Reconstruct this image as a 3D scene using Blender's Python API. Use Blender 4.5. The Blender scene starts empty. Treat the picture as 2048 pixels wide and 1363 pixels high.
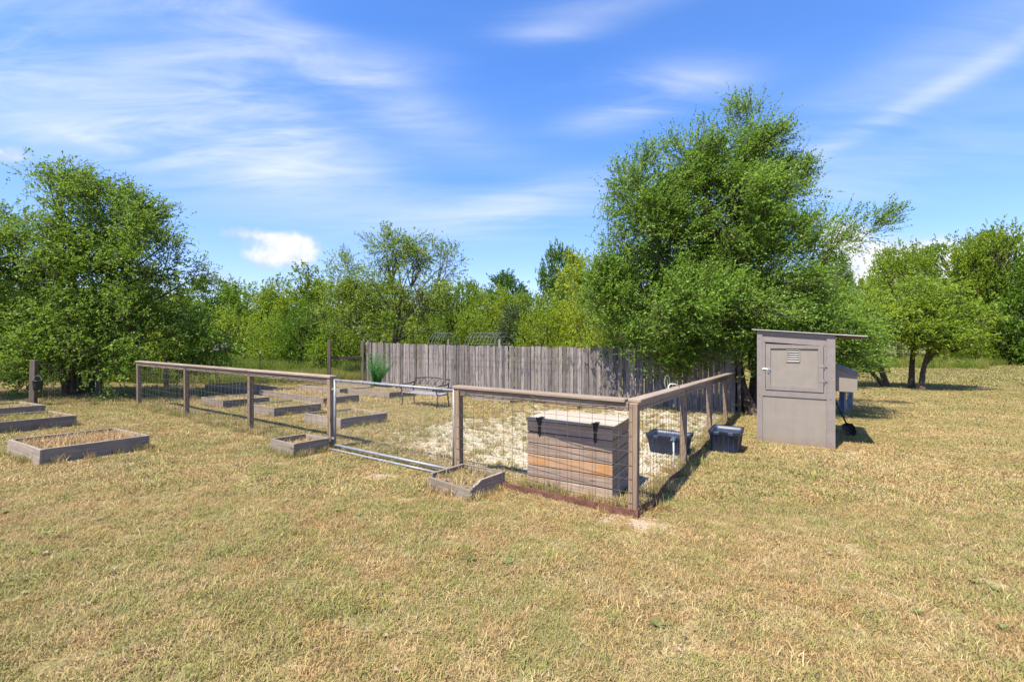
import bpy, math, random
import numpy as np
from mathutils import Vector, Matrix, Euler

S = bpy.context.scene
C = S.collection
R = math.radians
rnd = random.Random(7)

# ------------------------------------------------------------------ camera
cam_d = bpy.data.cameras.new('camera')
cam = bpy.data.objects.new('camera', cam_d)
C.objects.link(cam)
cam.location = (0, 0, 1.846)
cam.rotation_euler = (R(90), 0, 0)
cam_d.sensor_width = 36
cam_d.lens = 16.0
cam_d.shift_y = -0.0046
cam_d.clip_start = 0.05
cam_d.clip_end = 4000
S.camera = cam

# ------------------------------------------------------------------ sky, sun, exposure
SUN_EL, SUN_AZ = R(59), R(223)
world = bpy.data.worlds.new('World')
S.world = world
world.use_nodes = True
S.view_settings.view_transform = 'Standard'
S.view_settings.look = 'None'
S.view_settings.gamma = 1.0
S.view_settings.exposure = 1.05
S.view_settings.use_curve_mapping = False

sun_d = bpy.data.lights.new('sun', 'SUN')
sun_d.energy = 4.8
sun_d.angle = R(0.5)
sun_d.color = (1.0, 0.925, 0.79)
sun = bpy.data.objects.new('sun', sun_d)
C.objects.link(sun)
to_sun = Vector((math.sin(SUN_AZ) * math.cos(SUN_EL), math.cos(SUN_AZ) * math.cos(SUN_EL), math.sin(SUN_EL)))
sun.rotation_euler = (-to_sun).to_track_quat('-Z', 'Y').to_euler()
sun.location = to_sun * 50


class NT:
    """small node-tree helper"""
    def __init__(self, tree):
        self.t = tree
        self.n = tree.nodes
        self.l = tree.links

    def new(self, typ, **kw):
        n = self.n.new(typ)
        for k, v in kw.items():
            setattr(n, k, v)
        return n

    def put(self, sock, v):
        if hasattr(v, 'is_output') or isinstance(v, bpy.types.NodeSocket):
            self.l.new(v, sock)
        else:
            sock.default_value = v

    def math(self, op, a, b=None, c=None, clamp=False):
        n = self.new('ShaderNodeMath', operation=op)
        n.use_clamp = clamp
        self.put(n.inputs[0], a)
        if b is not None:
            self.put(n.inputs[1], b)
        if c is not None:
            self.put(n.inputs[2], c)
        return n.outputs[0]

    def mix(self, f, a, b, blend='MIX'):
        n = self.new('ShaderNodeMix', data_type='RGBA', blend_type=blend)
        self.put(n.inputs[0], f)
        self.put(n.inputs[6], a if hasattr(a, 'is_output') else (*a[:3], 1))
        self.put(n.inputs[7], b if hasattr(b, 'is_output') else (*b[:3], 1))
        return n.outputs[2]

    def noise(self, vec, scale, detail=4.0, rough=0.55, dist=0.0):
        n = self.new('ShaderNodeTexNoise')
        if vec is not None:
            self.l.new(vec, n.inputs['Vector'])
        n.inputs['Scale'].default_value = scale
        n.inputs['Detail'].default_value = detail
        n.inputs['Roughness'].default_value = rough
        n.inputs['Distortion'].default_value = dist
        return n.outputs[0]

    def ramp(self, f, stops, interp='LINEAR'):
        n = self.new('ShaderNodeValToRGB')
        n.color_ramp.interpolation = interp
        e = n.color_ramp.elements
        while len(e) < len(stops):
            e.new(0.5)
        for i, (p, c) in enumerate(stops):
            e[i].position = p
            e[i].color = (*c[:3], 1) if not isinstance(c, (int, float)) else (c, c, c, 1)
        self.l.new(f, n.inputs[0])
        return n.outputs[0]

    def smooth(self, v, lo, hi):
        n = self.new('ShaderNodeMapRange', interpolation_type='SMOOTHSTEP')
        self.put(n.inputs[0], v)
        n.inputs[1].default_value = lo
        n.inputs[2].default_value = hi
        return n.outputs[0]


def build_world():
    w = NT(world.node_tree)
    w.n.clear()
    out = w.new('ShaderNodeOutputWorld')
    bg = w.new('ShaderNodeBackground')
    bg.inputs[1].default_value = 0.125
    w.l.new(bg.outputs[0], out.inputs[0])
    sky = w.new('ShaderNodeTexSky', sky_type='NISHITA')
    sky.sun_disc = False
    sky.sun_elevation = SUN_EL
    sky.sun_rotation = SUN_AZ
    sky.altitude = 100
    sky.air_density = 1.0
    sky.dust_density = 0.6
    sky.ozone_density = 2.0
    hs = w.new('ShaderNodeHueSaturation')
    hs.inputs['Saturation'].default_value = 1.12
    hs.inputs['Value'].default_value = 1.0
    tc = w.new('ShaderNodeTexCoord')
    d = tc.outputs['Generated']
    sep = w.new('ShaderNodeSeparateXYZ')
    w.l.new(d, sep.inputs[0])
    x, y, z = sep.outputs
    tcol = w.mix(w.smooth(z, 0.0, 0.5), (0.78, 0.76, 0.96), (0.80, 0.92, 1.20))
    tint = w.mix(1.0, sky.outputs[0], tcol, 'MULTIPLY')
    w.l.new(tint, hs.inputs['Color'])
    az = w.math('ARCTAN2', x, y)
    el = w.math('ARCSINE', z)

    def ae(px, py):   # photograph position -> azimuth, elevation of the cloud
        k, m = (px - 1024) / 910, (672 - py) / 910
        return math.atan(k), math.atan(m / math.sqrt(1 + k * k))

    def blob(px, py, wpx, hpx, ang):
        a0, e0 = ae(px, py)
        ca, sa = math.cos(R(ang)), math.sin(R(ang))
        da, de = w.math('SUBTRACT', az, a0), w.math('SUBTRACT', el, e0)
        u = w.math('ADD', w.math('MULTIPLY', da, ca / (wpx / 910)), w.math('MULTIPLY', de, sa / (wpx / 910)))
        v = w.math('SUBTRACT', w.math('MULTIPLY', de, ca / (hpx / 910)), w.math('MULTIPLY', da, sa / (hpx / 910)))
        r2 = w.math('ADD', w.math('MULTIPLY', u, u), w.math('MULTIPLY', v, v))
        return w.math('EXPONENT', w.math('MULTIPLY', r2, -1.0))

    # thin high cloud: streaked noise on a flat layer above, in sheets that thicken where the photograph shows them
    hz = w.math('ADD', w.math('MAXIMUM', z, 0.0), 0.12)
    cu = w.math('DIVIDE', x, hz)
    cv = w.math('DIVIDE', y, hz)
    comb = w.new('ShaderNodeCombineXYZ')
    w.l.new(cu, comb.inputs[0])
    w.l.new(cv, comb.inputs[1])
    mp = w.new('ShaderNodeMapping')
    mp.inputs['Rotation'].default_value = (0, 0, R(22))
    mp.inputs['Scale'].default_value = (0.5, 1.9, 1)
    w.l.new(comb.outputs[0], mp.inputs[0])
    n1 = w.noise(mp.outputs[0], 0.8, 7, 0.5, 0.7)
    n2 = w.noise(mp.outputs[0], 3.0, 10, 0.6, 1.3)
    cn = w.math('ADD', w.math('MULTIPLY', n1, 0.5), w.math('MULTIPLY', n2, 0.5))
    masks = [(150, 110, 340, 100, -14, 1.25), (300, 215, 260, 36, -5, .75), (120, 240, 260, 40, 3, .5), (620, 110, 300, 44, -18, .75),
             (760, 140, 110, 28, 8, .7), (350, 30, 220, 50, -24, .55), (1090, 68, 90, 16, 0, .62), (1340, 168, 120, 28, -4, .7),
             (1250, 228, 120, 22, 6, .55), (1070, 395, 170, 32, 8, .48), (1850, 195, 240, 15, 18, .45), (1900, 110, 260, 50, 14, .30),
             (400, 318, 130, 18, -3, .35), (960, 440, 260, 40, 2, .35), (1800, 330, 320, 60, 5, .30), (1220, 12, 160, 22, 3, .4)]
    tot = None
    for (px, py, wp, hp, an, s) in masks:
        b = w.math('MULTIPLY', blob(px, py, wp, hp, an), s)
        tot = b if tot is None else w.math('ADD', tot, b)
    tot = w.math('MINIMUM', tot, 1.0)
    base = w.math('ADD', w.math('MULTIPLY', tot, 1.0), 0.03)
    cirrus = w.math('MULTIPLY', base, w.math('ADD', w.math('MULTIPLY', w.smooth(cn, 0.32, 0.66), 0.62), w.math('MULTIPLY', w.smooth(n1, 0.28, 0.62), 0.38)))
    cirrus = w.math('MULTIPLY', cirrus, 0.95)
    # heaped clouds low on the horizon
    n3 = w.noise(d, 24, 10, 0.6, 0.25)
    n4 = w.noise(d, 9, 4, 0.5, 0.0)
    cn2 = w.math('ADD', w.math('MULTIPLY', n3, 0.6), w.math('MULTIPLY', n4, 0.4))
    cum = None
    for (px, py, wp, hp, s) in [(598, 490, 40, 25, 1.0), (590, 522, 95, 24, .62), (520, 510, 30, 20, .6), (502, 468, 52, 13, .75), (410, 560, 50, 26, .6),
                                (0, 305, 26, 14, .8), (1690, 475, 50, 40, .9), (1800, 530, 70, 40, .95), (1870, 540, 90, 34, .8), (1560, 560, 120, 30, .6),
                                (2300, 480, 180, 60, .8), (-300, 500, 200, 60, .8)]:
        b = w.math('MULTIPLY', blob(px, py, wp, hp, 0), s)
        cum = b if cum is None else w.math('ADD', cum, b)
    cumd = w.smooth(w.math('ADD', cum, w.math('MULTIPLY', w.math('SUBTRACT', cn2, 0.5), 2.6)), 0.30, 1.05)
    cumd = w.math('MULTIPLY', cumd, w.smooth(cum, 0.05, 0.35))
    warm = w.mix(w.smooth(w.math('ADD', w.math('MULTIPLY', cum, 0.7), w.math('MULTIPLY', w.math('SUBTRACT', w.noise(d, 30, 8, 0.55), 0.5), 1.6)), 0.25, 0.85), (2.5, 2.95, 3.95), (4.3, 4.25, 4.15))
    c1 = w.mix(w.math('MULTIPLY', cirrus, 0.95), hs.outputs[0], (3.75, 4.0, 4.5))
    c2 = w.mix(w.math('MULTIPLY', cumd, 0.9), c1, warm)
    w.l.new(c2, bg.inputs[0])


build_world()


# ------------------------------------------------------------------ terrain height
def tz(x, y):
    u = 0.0205 * (x - 1.257) + 0.031 * (y - 4.69)
    if u > 0.45:
        return -(0.45 + 0.55 * (1 - math.exp(-(u - 0.45) / 0.55)))
    if u < -0.25:
        return 0.25 + 0.3 * (1 - math.exp((u + 0.25) / 0.3))
    return -u


def tzv(x, y):
    u = 0.0205 * (x - 1.257) + 0.031 * (y - 4.69)
    hi = -(0.45 + 0.55 * (1 - np.exp(-(np.maximum(u, .45) - 0.45) / 0.55)))
    lo = 0.25 + 0.3 * (1 - np.exp((np.minimum(u, -.25) + 0.25) / 0.3))
    return np.where(u > .45, hi, np.where(u < -.25, lo, -u))


# compound axes: E runs along the gate side to the right, V runs back
ANG = R(-33.4)
E = Vector((math.cos(ANG), math.sin(ANG), 0))
V = Vector((-math.sin(ANG), math.cos(ANG), 0))
CORNER = Vector((1.257, 4.69, 0))
SIDE = Vector((0.5236, 0.852, 0))


# ------------------------------------------------------------------ mesh helpers
class MB:
    def __init__(self):
        self.v, self.f, self.m = [], [], []

    def add(self, vs, fs, mi=0):
        o = len(self.v)
        self.v += [tuple(p) for p in vs]
        self.f += [tuple(i + o for i in f) for f in fs]
        self.m += [mi] * len(fs)

    def box(self, c, s, mat=None, ch=0.0, mi=0):
        hx, hy, hz = s[0] / 2, s[1] / 2, s[2] / 2
        M = mat if mat is not None else Matrix.Identity(3)
        c = Vector(c)
        if ch <= 0:
            vs = [(x, y, z) for z in (-hz, hz) for y in (-hy, hy) for x in (-hx, hx)]
            fs = [(0, 2, 3, 1), (4, 5, 7, 6), (0, 1, 5, 4), (2, 6, 7, 3), (0, 4, 6, 2), (1, 3, 7, 5)]
        else:
            vs, idx = [], {}
            for sx in (-1, 1):
                for sy in (-1, 1):
                    for sz in (-1, 1):
                        for a in range(3):
                            p = [sx * (hx - ch), sy * (hy - ch), sz * (hz - ch)]
                            p[a] = (sx * hx, sy * hy, sz * hz)[a]
                            idx[(sx, sy, sz, a)] = len(vs)
                            vs.append(tuple(p))
            fs = []
            for a in range(3):
                b, d = (a + 1) % 3, (a + 2) % 3
                for s_ in (-1, 1):
                    q = []
                    for (t, r) in ((-1, -1), (1, -1), (1, 1), (-1, 1)):
                        k = [0, 0, 0]
                        k[a], k[b], k[d] = s_, t, r
                        q.append(idx[(*k, a)])
                    fs.append(tuple(q) if s_ > 0 else tuple(reversed(q)))
                for t in (-1, 1):
                    for r in (-1, 1):
                        k0, k1 = [0, 0, 0], [0, 0, 0]
                        k0[b], k0[d], k0[a] = t, r, -1
                        k1[b], k1[d], k1[a] = t, r, 1
                        q = (idx[(*k0, b)], idx[(*k1, b)], idx[(*k1, d)], idx[(*k0, d)])
                        fs.append(q if t * r > 0 else tuple(reversed(q)))
            for sx in (-1, 1):
                for sy in (-1, 1):
                    for sz in (-1, 1):
                        q = tuple(idx[(sx, sy, sz, a)] for a in range(3))
                        fs.append(q if sx * sy * sz > 0 else tuple(reversed(q)))
        self.add([c + M @ Vector(p) for p in vs], fs, mi)

    def tube(self, pts, rad, sides=6, cap=True, mi=0):
        pts = [Vector(p) for p in pts]
        n = len(pts)
        rad = [rad] * n if isinstance(rad, (int, float)) else list(rad)
        o = len(self.v)
        prev = None
        for i, p in enumerate(pts):
            t = (pts[min(i + 1, n - 1)] - pts[max(i - 1, 0)])
            if t.length < 1e-9:
                t = Vector((0, 0, 1))
            t.normalize()
            if prev is None:
                a = Vector((0, 0, 1)) if abs(t.z) < 0.9 else Vector((1, 0, 0))
                prev = t.cross(a).normalized()
            nrm = prev - t * prev.dot(t)
            if nrm.length < 1e-6:
                nrm = t.orthogonal()
            nrm.normalize()
            prev = nrm
            b = t.cross(nrm)
            for k in range(sides):
                a = 2 * math.pi * k / sides
                self.v.append(tuple(p + (nrm * math.cos(a) + b * math.sin(a)) * rad[i]))
        for i in range(n - 1):
            for k in range(sides):
                k2 = (k + 1) % sides
                self.f.append((o + i * sides + k, o + i * sides + k2, o + (i + 1) * sides + k2, o + (i + 1) * sides + k))
                self.m.append(mi)
        if cap:
            self.f.append(tuple(o + k for k in reversed(range(sides))))
            self.f.append(tuple(o + (n - 1) * sides + k for k in range(sides)))
            self.m += [mi, mi]

    def mesh(self, name, mats, smooth=False):
        me = bpy.data.meshes.new(name)
        me.from_pydata(self.v, [], self.f)
        if not isinstance(mats, (list, tuple)):
            mats = [mats]
        for m in mats:
            me.materials.append(m)
        if len(mats) > 1:
            me.polygons.foreach_set('material_index', self.m)
        if smooth:
            me.polygons.foreach_set('use_smooth', [True] * len(me.polygons))
        me.update()
        return me


def link(name, me, parent=None, loc=(0, 0, 0), rot=(0, 0, 0), kind=None, label=None):
    o = bpy.data.objects.new(name, me)
    C.objects.link(o)
    if parent is not None:
        o.parent = parent
    o.location = loc
    o.rotation_euler = rot
    if kind:
        o['kind'] = kind
    if label:
        o['label'] = label
    return o


def tag(o, label, cat, group=None):
    o['label'] = label
    o['category'] = cat
    if group:
        o['group'] = group
    return o


def thing(name, label, cat, loc=(0, 0, 0), rot=(0, 0, 0), group=None):
    o = link(name, None, None, loc, rot)
    o.empty_display_size = 0.2
    return tag(o, label, cat, group)


def box_mesh(name, s, mat, ch=0.003):
    b = MB()
    b.box((0, 0, 0), s, ch=ch)
    return b.mesh(name, mat)


def quads_mesh(name, verts, nper, mat, per=4):
    """many separate quads: verts (n*4,3)"""
    me = bpy.data.meshes.new(name)
    n = len(verts) // per
    me.vertices.add(len(verts))
    me.vertices.foreach_set('co', np.asarray(verts, dtype=np.float32).ravel())
    me.loops.add(n * per)
    me.loops.foreach_set('vertex_index', np.arange(n * per, dtype=np.int32))
    me.polygons.add(n)
    me.polygons.foreach_set('loop_start', np.arange(0, n * per, per, dtype=np.int32))
    me.materials.append(mat)
    me.update()
    me.validate()
    return me


# ------------------------------------------------------------------ materials
def new_mat(name):
    m = bpy.data.materials.new(name)
    m.use_nodes = True
    nt = NT(m.node_tree)
    nt.n.clear()
    out = nt.new('ShaderNodeOutputMaterial')
    p = nt.new('ShaderNodeBsdfPrincipled')
    nt.l.new(p.outputs[0], out.inputs[0])
    return m, nt, p, out


def bump(nt, p, h, strength=0.3, dist=0.01):
    b = nt.new('ShaderNodeBump')
    b.inputs['Strength'].default_value = strength
    b.inputs['Distance'].default_value = dist
    nt.l.new(h, b.inputs['Height'])
    nt.l.new(b.outputs[0], p.inputs['Normal'])


def wood(name, dark, light, axis='X', var=0.45, patch=None, patch_amt=0.5, stain=None, rough=0.85):
    m, nt, p, out = new_mat(name)
    tc = nt.new('ShaderNodeTexCoord')
    oi = nt.new('ShaderNodeObjectInfo')
    off = nt.new('ShaderNodeVectorMath', operation='ADD')
    nt.l.new(tc.outputs['Object'], off.inputs[0])
    mul = nt.math('MULTIPLY', oi.outputs['Random'], 60.0)
    cmb = nt.new('ShaderNodeCombineXYZ')
    for i in range(3):
        nt.l.new(mul, cmb.inputs[i])
    nt.l.new(cmb.outputs[0], off.inputs[1])
    mp = nt.new('ShaderNodeMapping')
    sc = {'X': (1.2, 26, 26), 'Y': (26, 1.2, 26), 'Z': (26, 26, 1.2)}[axis]
    mp.inputs['Scale'].default_value = sc
    nt.l.new(off.outputs[0], mp.inputs[0])
    g = nt.noise(mp.outputs[0], 1.6, 7, 0.62, 0.6)
    g2 = nt.noise(mp.outputs[0], 6.0, 5, 0.6, 0.2)
    gg = nt.math('ADD', nt.math('MULTIPLY', g, 0.65), nt.math('MULTIPLY', g2, 0.35))
    col = nt.ramp(gg, [(0.32, dark), (0.52, [(a + b) / 2 for a, b in zip(dark, light)]), (0.68, light)])
    if patch:
        mp2 = nt.new('ShaderNodeMapping')
        mp2.inputs['Scale'].default_value = {'X': (1.3, 6, 6), 'Y': (6, 1.3, 6), 'Z': (6, 6, 1.3)}[axis]
        nt.l.new(off.outputs[0], mp2.inputs[0])
        pn = nt.noise(mp2.outputs[0], 1.5, 5, 0.6, 0.8)
        f = nt.math('MULTIPLY', nt.smooth(pn, 0.50, 0.66), patch_amt)
        col = nt.mix(f, col, patch)
    if stain:
        sn = nt.noise(off.outputs[0], 3.5, 4, 0.6)
        col = nt.mix(nt.math('MULTIPLY', nt.smooth(sn, 0.52, 0.72), 0.6), col, stain)
    kn = nt.new('ShaderNodeTexVoronoi')
    kn.inputs['Scale'].default_value = 3.2
    mp3 = nt.new('ShaderNodeMapping')
    mp3.inputs['Scale'].default_value = {'X': (.6, 2.2, 2.2), 'Y': (2.2, .6, 2.2), 'Z': (2.2, 2.2, .6)}[axis]
    nt.l.new(off.outputs[0], mp3.inputs[0])
    nt.l.new(mp3.outputs[0], kn.inputs['Vector'])
    col = nt.mix(nt.math('MULTIPLY', nt.math('SUBTRACT', 1.0, nt.smooth(kn.outputs[0], 0.05, 0.12)), 0.7), col, [c * 0.35 for c in dark])
    vr = nt.math('ADD', nt.math('MULTIPLY', oi.outputs['Random'], var), 1.0 - var / 2)
    hsv = nt.new('ShaderNodeHueSaturation')
    nt.l.new(vr, hsv.inputs['Value'])
    nt.l.new(col, hsv.inputs['Color'])
    nt.l.new(hsv.outputs[0], p.inputs['Base Color'])
    p.inputs['Roughness'].default_value = rough
    p.inputs['Specular IOR Level'].default_value = 0.25
    bump(nt, p, gg, 0.5, 0.004)
    return m


def simple(name, col, rough=0.6, metal=0.0, noise=0.12, scale=9.0, spec=0.5, bumpy=0.0):
    m, nt, p, out = new_mat(name)
    tc = nt.new('ShaderNodeTexCoord')
    n = nt.noise(tc.outputs['Object'], scale, 6, 0.6, 0.2)
    c = nt.mix(nt.smooth(n, 0.3, 0.7), [x * (1 - noise) for x in col], [min(1, x * (1 + noise)) for x in col])
    if name.startswith('coop_') and 'paint' in name:
        mpw = nt.new('ShaderNodeMapping')
        mpw.inputs['Scale'].default_value = (9, 9, 1.1)
        nt.l.new(tc.outputs['Object'], mpw.inputs[0])
        wn = nt.noise(mpw.outputs[0], 1.6, 6, 0.6, 0.4)
        c = nt.mix(nt.math('MULTIPLY', nt.smooth(wn, 0.5, 0.75), 0.28), c, [x * 0.72 for x in col])
        sz = nt.new('ShaderNodeSeparateXYZ')
        nt.l.new(tc.outputs['Object'], sz.inputs[0])
        sp_ = nt.math('ADD', sz.outputs[2], nt.math('MULTIPLY', nt.noise(tc.outputs['Object'], 14, 5, .65), -0.35))
        c = nt.mix(nt.math('MULTIPLY', nt.math('SUBTRACT', 1.0, nt.smooth(sp_, -0.22, 0.06)), 0.55), c, (0.20, 0.135, 0.08))
    nt.l.new(c, p.inputs['Base Color'])
    rr = nt.math('ADD', nt.math('MULTIPLY', n, 0.2), rough - 0.1)
    nt.l.new(rr, p.inputs['Roughness'])
    p.inputs['Metallic'].default_value = metal
    p.inputs['Specular IOR Level'].default_value = spec
    if bumpy:
        bump(nt, p, nt.noise(tc.outputs['Object'], scale * 8, 4), bumpy, 0.004)
    return m


def leafy(name, c_dark, c_mid, c_light, trans=0.35, objvar=0.0, rough=0.5):
    m, nt, p, out = new_mat(name)
    geo = nt.new('ShaderNodeNewGeometry')
    oi = nt.new('ShaderNodeObjectInfo')
    col = nt.ramp(geo.outputs['Random Per Island'], [(0.0, c_dark), (0.5, c_mid), (1.0, c_light)])
    big = nt.noise(geo.outputs['Position'], 0.55, 3, 0.5)
    hsv = nt.new('ShaderNodeHueSaturation')
    nt.l.new(col, hsv.inputs['Color'])
    v = nt.math('ADD', nt.math('MULTIPLY', big, 0.5), 0.75)
    if objvar:
        v = nt.math('MULTIPLY', v, nt.math('ADD', nt.math('MULTIPLY', oi.outputs['Random'], objvar), 1 - objvar / 2))
        h = nt.math('ADD', nt.math('MULTIPLY', oi.outputs['Random'], -0.035), 0.515)
        nt.l.new(h, hsv.inputs['Hue'])
    nt.l.new(v, hsv.inputs['Value'])
    nt.l.new(hsv.outputs[0], p.inputs['Base Color'])
    p.inputs['Roughness'].default_value = rough
    p.inputs['Specular IOR Level'].default_value = 0.35
    tr = nt.new('ShaderNodeBsdfTranslucent')
    hs2 = nt.new('ShaderNodeHueSaturation')
    hs2.inputs['Value'].default_value = 1.5
    hs2.inputs['Hue'].default_value = 0.49
    nt.l.new(hsv.outputs[0], hs2.inputs['Color'])
    nt.l.new(hs2.outputs[0], tr.inputs['Color'])
    mx = nt.new('ShaderNodeMixShader')
    mx.inputs[0].default_value = trans
    nt.l.new(p.outputs[0], mx.inputs[1])
    nt.l.new(tr.outputs[0], mx.inputs[2])
    nt.l.new(mx.outputs[0], out.inputs[0])
    return m


def grass_tone(nt, pos):
    """lawn colour over the plan: straw, ochre, brown and olive patches"""
    a = nt.noise(pos, 0.45, 5, 0.6, 0.4)
    b = nt.noise(pos, 2.1, 5, 0.62, 0.6)
    c = nt.noise(pos, 0.9, 4, 0.6, 0.3)
    straw = nt.mix(nt.smooth(b, 0.35, 0.65), (0.360, 0.257, 0.113), (0.522, 0.410, 0.221))
    straw = nt.mix(nt.math('MULTIPLY', nt.smooth(c, 0.48, 0.7), 0.55), straw, (0.324, 0.171, 0.068))
    g = nt.math('ADD', nt.math('MULTIPLY', a, 0.5), nt.math('MULTIPLY', b, 0.5))
    return straw, g


def grass_mat(name, green=0.0, dark=1.0):
    m, nt, p, out = new_mat(name)
    geo = nt.new('ShaderNodeNewGeometry')
    oi = nt.new('ShaderNodeObjectInfo')
    rd = oi.outputs['Random']
    straw, g = grass_tone(nt, geo.outputs['Position'])
    tuft = nt.ramp(rd, [(0.0, (0.450, 0.360, 0.198)), (0.22, (0.396, 0.279, 0.122)), (0.42, (0.360, 0.257, 0.144)), (0.58, (0.468, 0.365, 0.180)), (0.74, (0.333, 0.198, 0.090)), (0.86, (0.279, 0.239, 0.104)), (1.0, (0.225, 0.221, 0.113))])
    straw = nt.mix(0.62, straw, tuft)
    r2 = nt.math('FRACT', nt.math('MULTIPLY', rd, 17.37))
    gf = nt.smooth(nt.math('ADD', g, nt.math('MULTIPLY', nt.math('SUBTRACT', r2, 0.5), 0.26)), 0.495 - green, 0.63 - green)
    isl = geo.outputs['Random Per Island']
    gf = nt.math('MULTIPLY', gf, nt.smooth(isl, 0.05, 0.6))
    grn = nt.mix(r2, (0.140, 0.167, 0.032), (0.243, 0.252, 0.077))
    col = nt.mix(nt.math('MULTIPLY', gf, 0.9), straw, grn)
    hsv = nt.new('ShaderNodeHueSaturation')
    nt.l.new(col, hsv.inputs['Color'])
    nt.l.new(nt.math('MULTIPLY', nt.math('ADD', nt.math('MULTIPLY', isl, 1.05), 0.62), dark), hsv.inputs['Value'])
    hsv.inputs['Saturation'].default_value = 1.04
    nt.l.new(hsv.outputs[0], p.inputs['Base Color'])
    p.inputs['Roughness'].default_value = 0.7
    p.inputs['Specular IOR Level'].default_value = 0.25
    tr = nt.new('ShaderNodeBsdfTranslucent')
    nt.l.new(hsv.outputs[0], tr.inputs['Color'])
    mx = nt.new('ShaderNodeMixShader')
    mx.inputs[0].default_value = 0.3
    nt.l.new(p.outputs[0], mx.inputs[1])
    nt.l.new(tr.outputs[0], mx.inputs[2])
    nt.l.new(mx.outputs[0], out.inputs[0])
    return m


def ground_mat():
    m, nt, p, out = new_mat('dry_lawn_ground')
    geo = nt.new('ShaderNodeNewGeometry')
    pos = geo.outputs['Position']
    straw, g = grass_tone(nt, pos)
    fine = nt.noise(pos, 38, 5, 0.65, 0.4)
    fine2 = nt.noise(pos, 120, 3, 0.6)
    at = nt.new('ShaderNodeAttribute', attribute_name='green')
    gf = nt.smooth(nt.math('ADD', g, nt.math('MULTIPLY', at.outputs['Fac'], 0.25)), 0.50, 0.64)
    grn = nt.mix(fine, (0.108, 0.135, 0.032), (0.225, 0.234, 0.068))
    col = nt.mix(nt.math('MULTIPLY', gf, 0.8), straw, grn)
    ff = nt.math('ADD', nt.math('MULTIPLY', fine, 0.6), nt.math('MULTIPLY', fine2, 0.4))
    hsv = nt.new('ShaderNodeHueSaturation')
    nt.l.new(col, hsv.inputs['Color'])
    nt.l.new(nt.math('ADD', nt.math('MULTIPLY', nt.smooth(ff, .3, .7), .8), 0.30), hsv.inputs['Value'])
    col = hsv.outputs[0]
    # pale gravel and bare earth where the attributes say so
    gr = nt.new('ShaderNodeAttribute', attribute_name='gravel')
    gm = nt.smooth(nt.math('ADD', gr.outputs['Fac'], nt.math('MULTIPLY', nt.math('SUBTRACT', nt.noise(pos, 2.6, 6, 0.7, 0.4), 0.5), 1.3)), 0.28, 0.75)
    vor = nt.new('ShaderNodeTexVoronoi')
    vor.inputs['Scale'].default_value = 26
    nt.l.new(pos, vor.inputs['Vector'])
    gcol = nt.mix(vor.outputs['Color'], (0.25, 0.20, 0.135), (0.47, 0.41, 0.31))
    col = nt.mix(nt.math('MULTIPLY', gm, 0.9), col, gcol)
    ba = nt.new('ShaderNodeAttribute', attribute_name='bare')
    bm = nt.smooth(nt.math('ADD', ba.outputs['Fac'], nt.math('MULTIPLY', nt.math('SUBTRACT', fine, 0.5), 0.7)), 0.4, 0.7)
    col = nt.mix(bm, col, nt.mix(fine, (0.324, 0.234, 0.153), (0.450, 0.360, 0.261)))
    nt.l.new(col, p.inputs['Base Color'])
    p.inputs['Roughness'].default_value = 0.95
    p.inputs['Specular IOR Level'].default_value = 0.1
    bump(nt, p, ff, 0.7, 0.03)
    return m


M = {}
M['ground'] = ground_mat()
M['grass'] = grass_mat('dry_grass', 0.0)
M['grass_green'] = grass_mat('green_grass', 0.16)
M['rail'] = wood('weathered_rail', (0.170, 0.122, 0.086), (0.372, 0.294, 0.222), 'X', 0.35)
M['post'] = wood('weathered_post', (0.136, 0.088, 0.055), (0.343, 0.246, 0.167), 'Z', 0.3)
M['old_post'] = wood('old_post', (0.085, 0.065, 0.045), (0.20, 0.16, 0.12), 'Z', 0.3)
M['old_rail'] = wood('old_rail', (0.085, 0.06, 0.04), (0.17, 0.125, 0.085), 'X', 0.3)
M['picket'] = wood('grey_picket', (0.082, 0.070, 0.064), (0.315, 0.275, 0.258), 'Z', 0.9, patch=(0.065, 0.059, 0.060), patch_amt=0.8, stain=(0.17, 0.135, 0.085))
M['bed'] = wood('bed_board', (0.145, 0.112, 0.085), (0.335, 0.276, 0.218), 'X', 0.35, stain=(0.162, 0.135, 0.108))
M['bed_new'] = wood('new_bed_board', (0.306, 0.187, 0.093), (0.442, 0.306, 0.178), 'X', 0.25)
M['chest'] = wood('chest_plank', (0.165, 0.110, 0.076), (0.450, 0.345, 0.270), 'X', 0.3, patch=(0.370, 0.181, 0.056), patch_amt=0.35, stain=(0.215, 0.155, 0.120))
M['chest_orange'] = wood('chest_plank_orange', (0.290, 0.158, 0.075), (0.440, 0.299, 0.194), 'X', 0.15, patch=(0.405, 0.176, 0.040), patch_amt=0.85)
M['chest_lid'] = wood('chest_lid', (0.26, 0.205, 0.155), (0.46, 0.395, 0.32), 'X', 0.2)
M['rust'] = simple('rusty_edging', (0.135, 0.058, 0.042), 0.75, 0.0, 0.35, 14, 0.3, 0.3)
M['wire'] = simple('dull_wire', (0.12, 0.108, 0.095), 0.6, 0.3, 0.2, 3)
M['galv'] = simple('galvanised_pipe', (0.245, 0.255, 0.275), 0.55, 0.3, 0.2, 22)
M['black_iron'] = simple('black_iron', (0.018, 0.017, 0.018), 0.5, 0.3, 0.2, 20)
M['bench_iron'] = simple('weathered_bench_iron', (0.05, 0.04, 0.036), 0.55, 0.3, 0.4, 20)
M['bench_slat'] = simple('grey_bench_slat', (0.22, 0.21, 0.22), 0.6, 0.0, 0.25, 15)
M['tote'] = simple('dark_blue_plastic', (0.026, 0.037, 0.070), 0.45, 0.0, 0.25, 6, 0.5)
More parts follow.
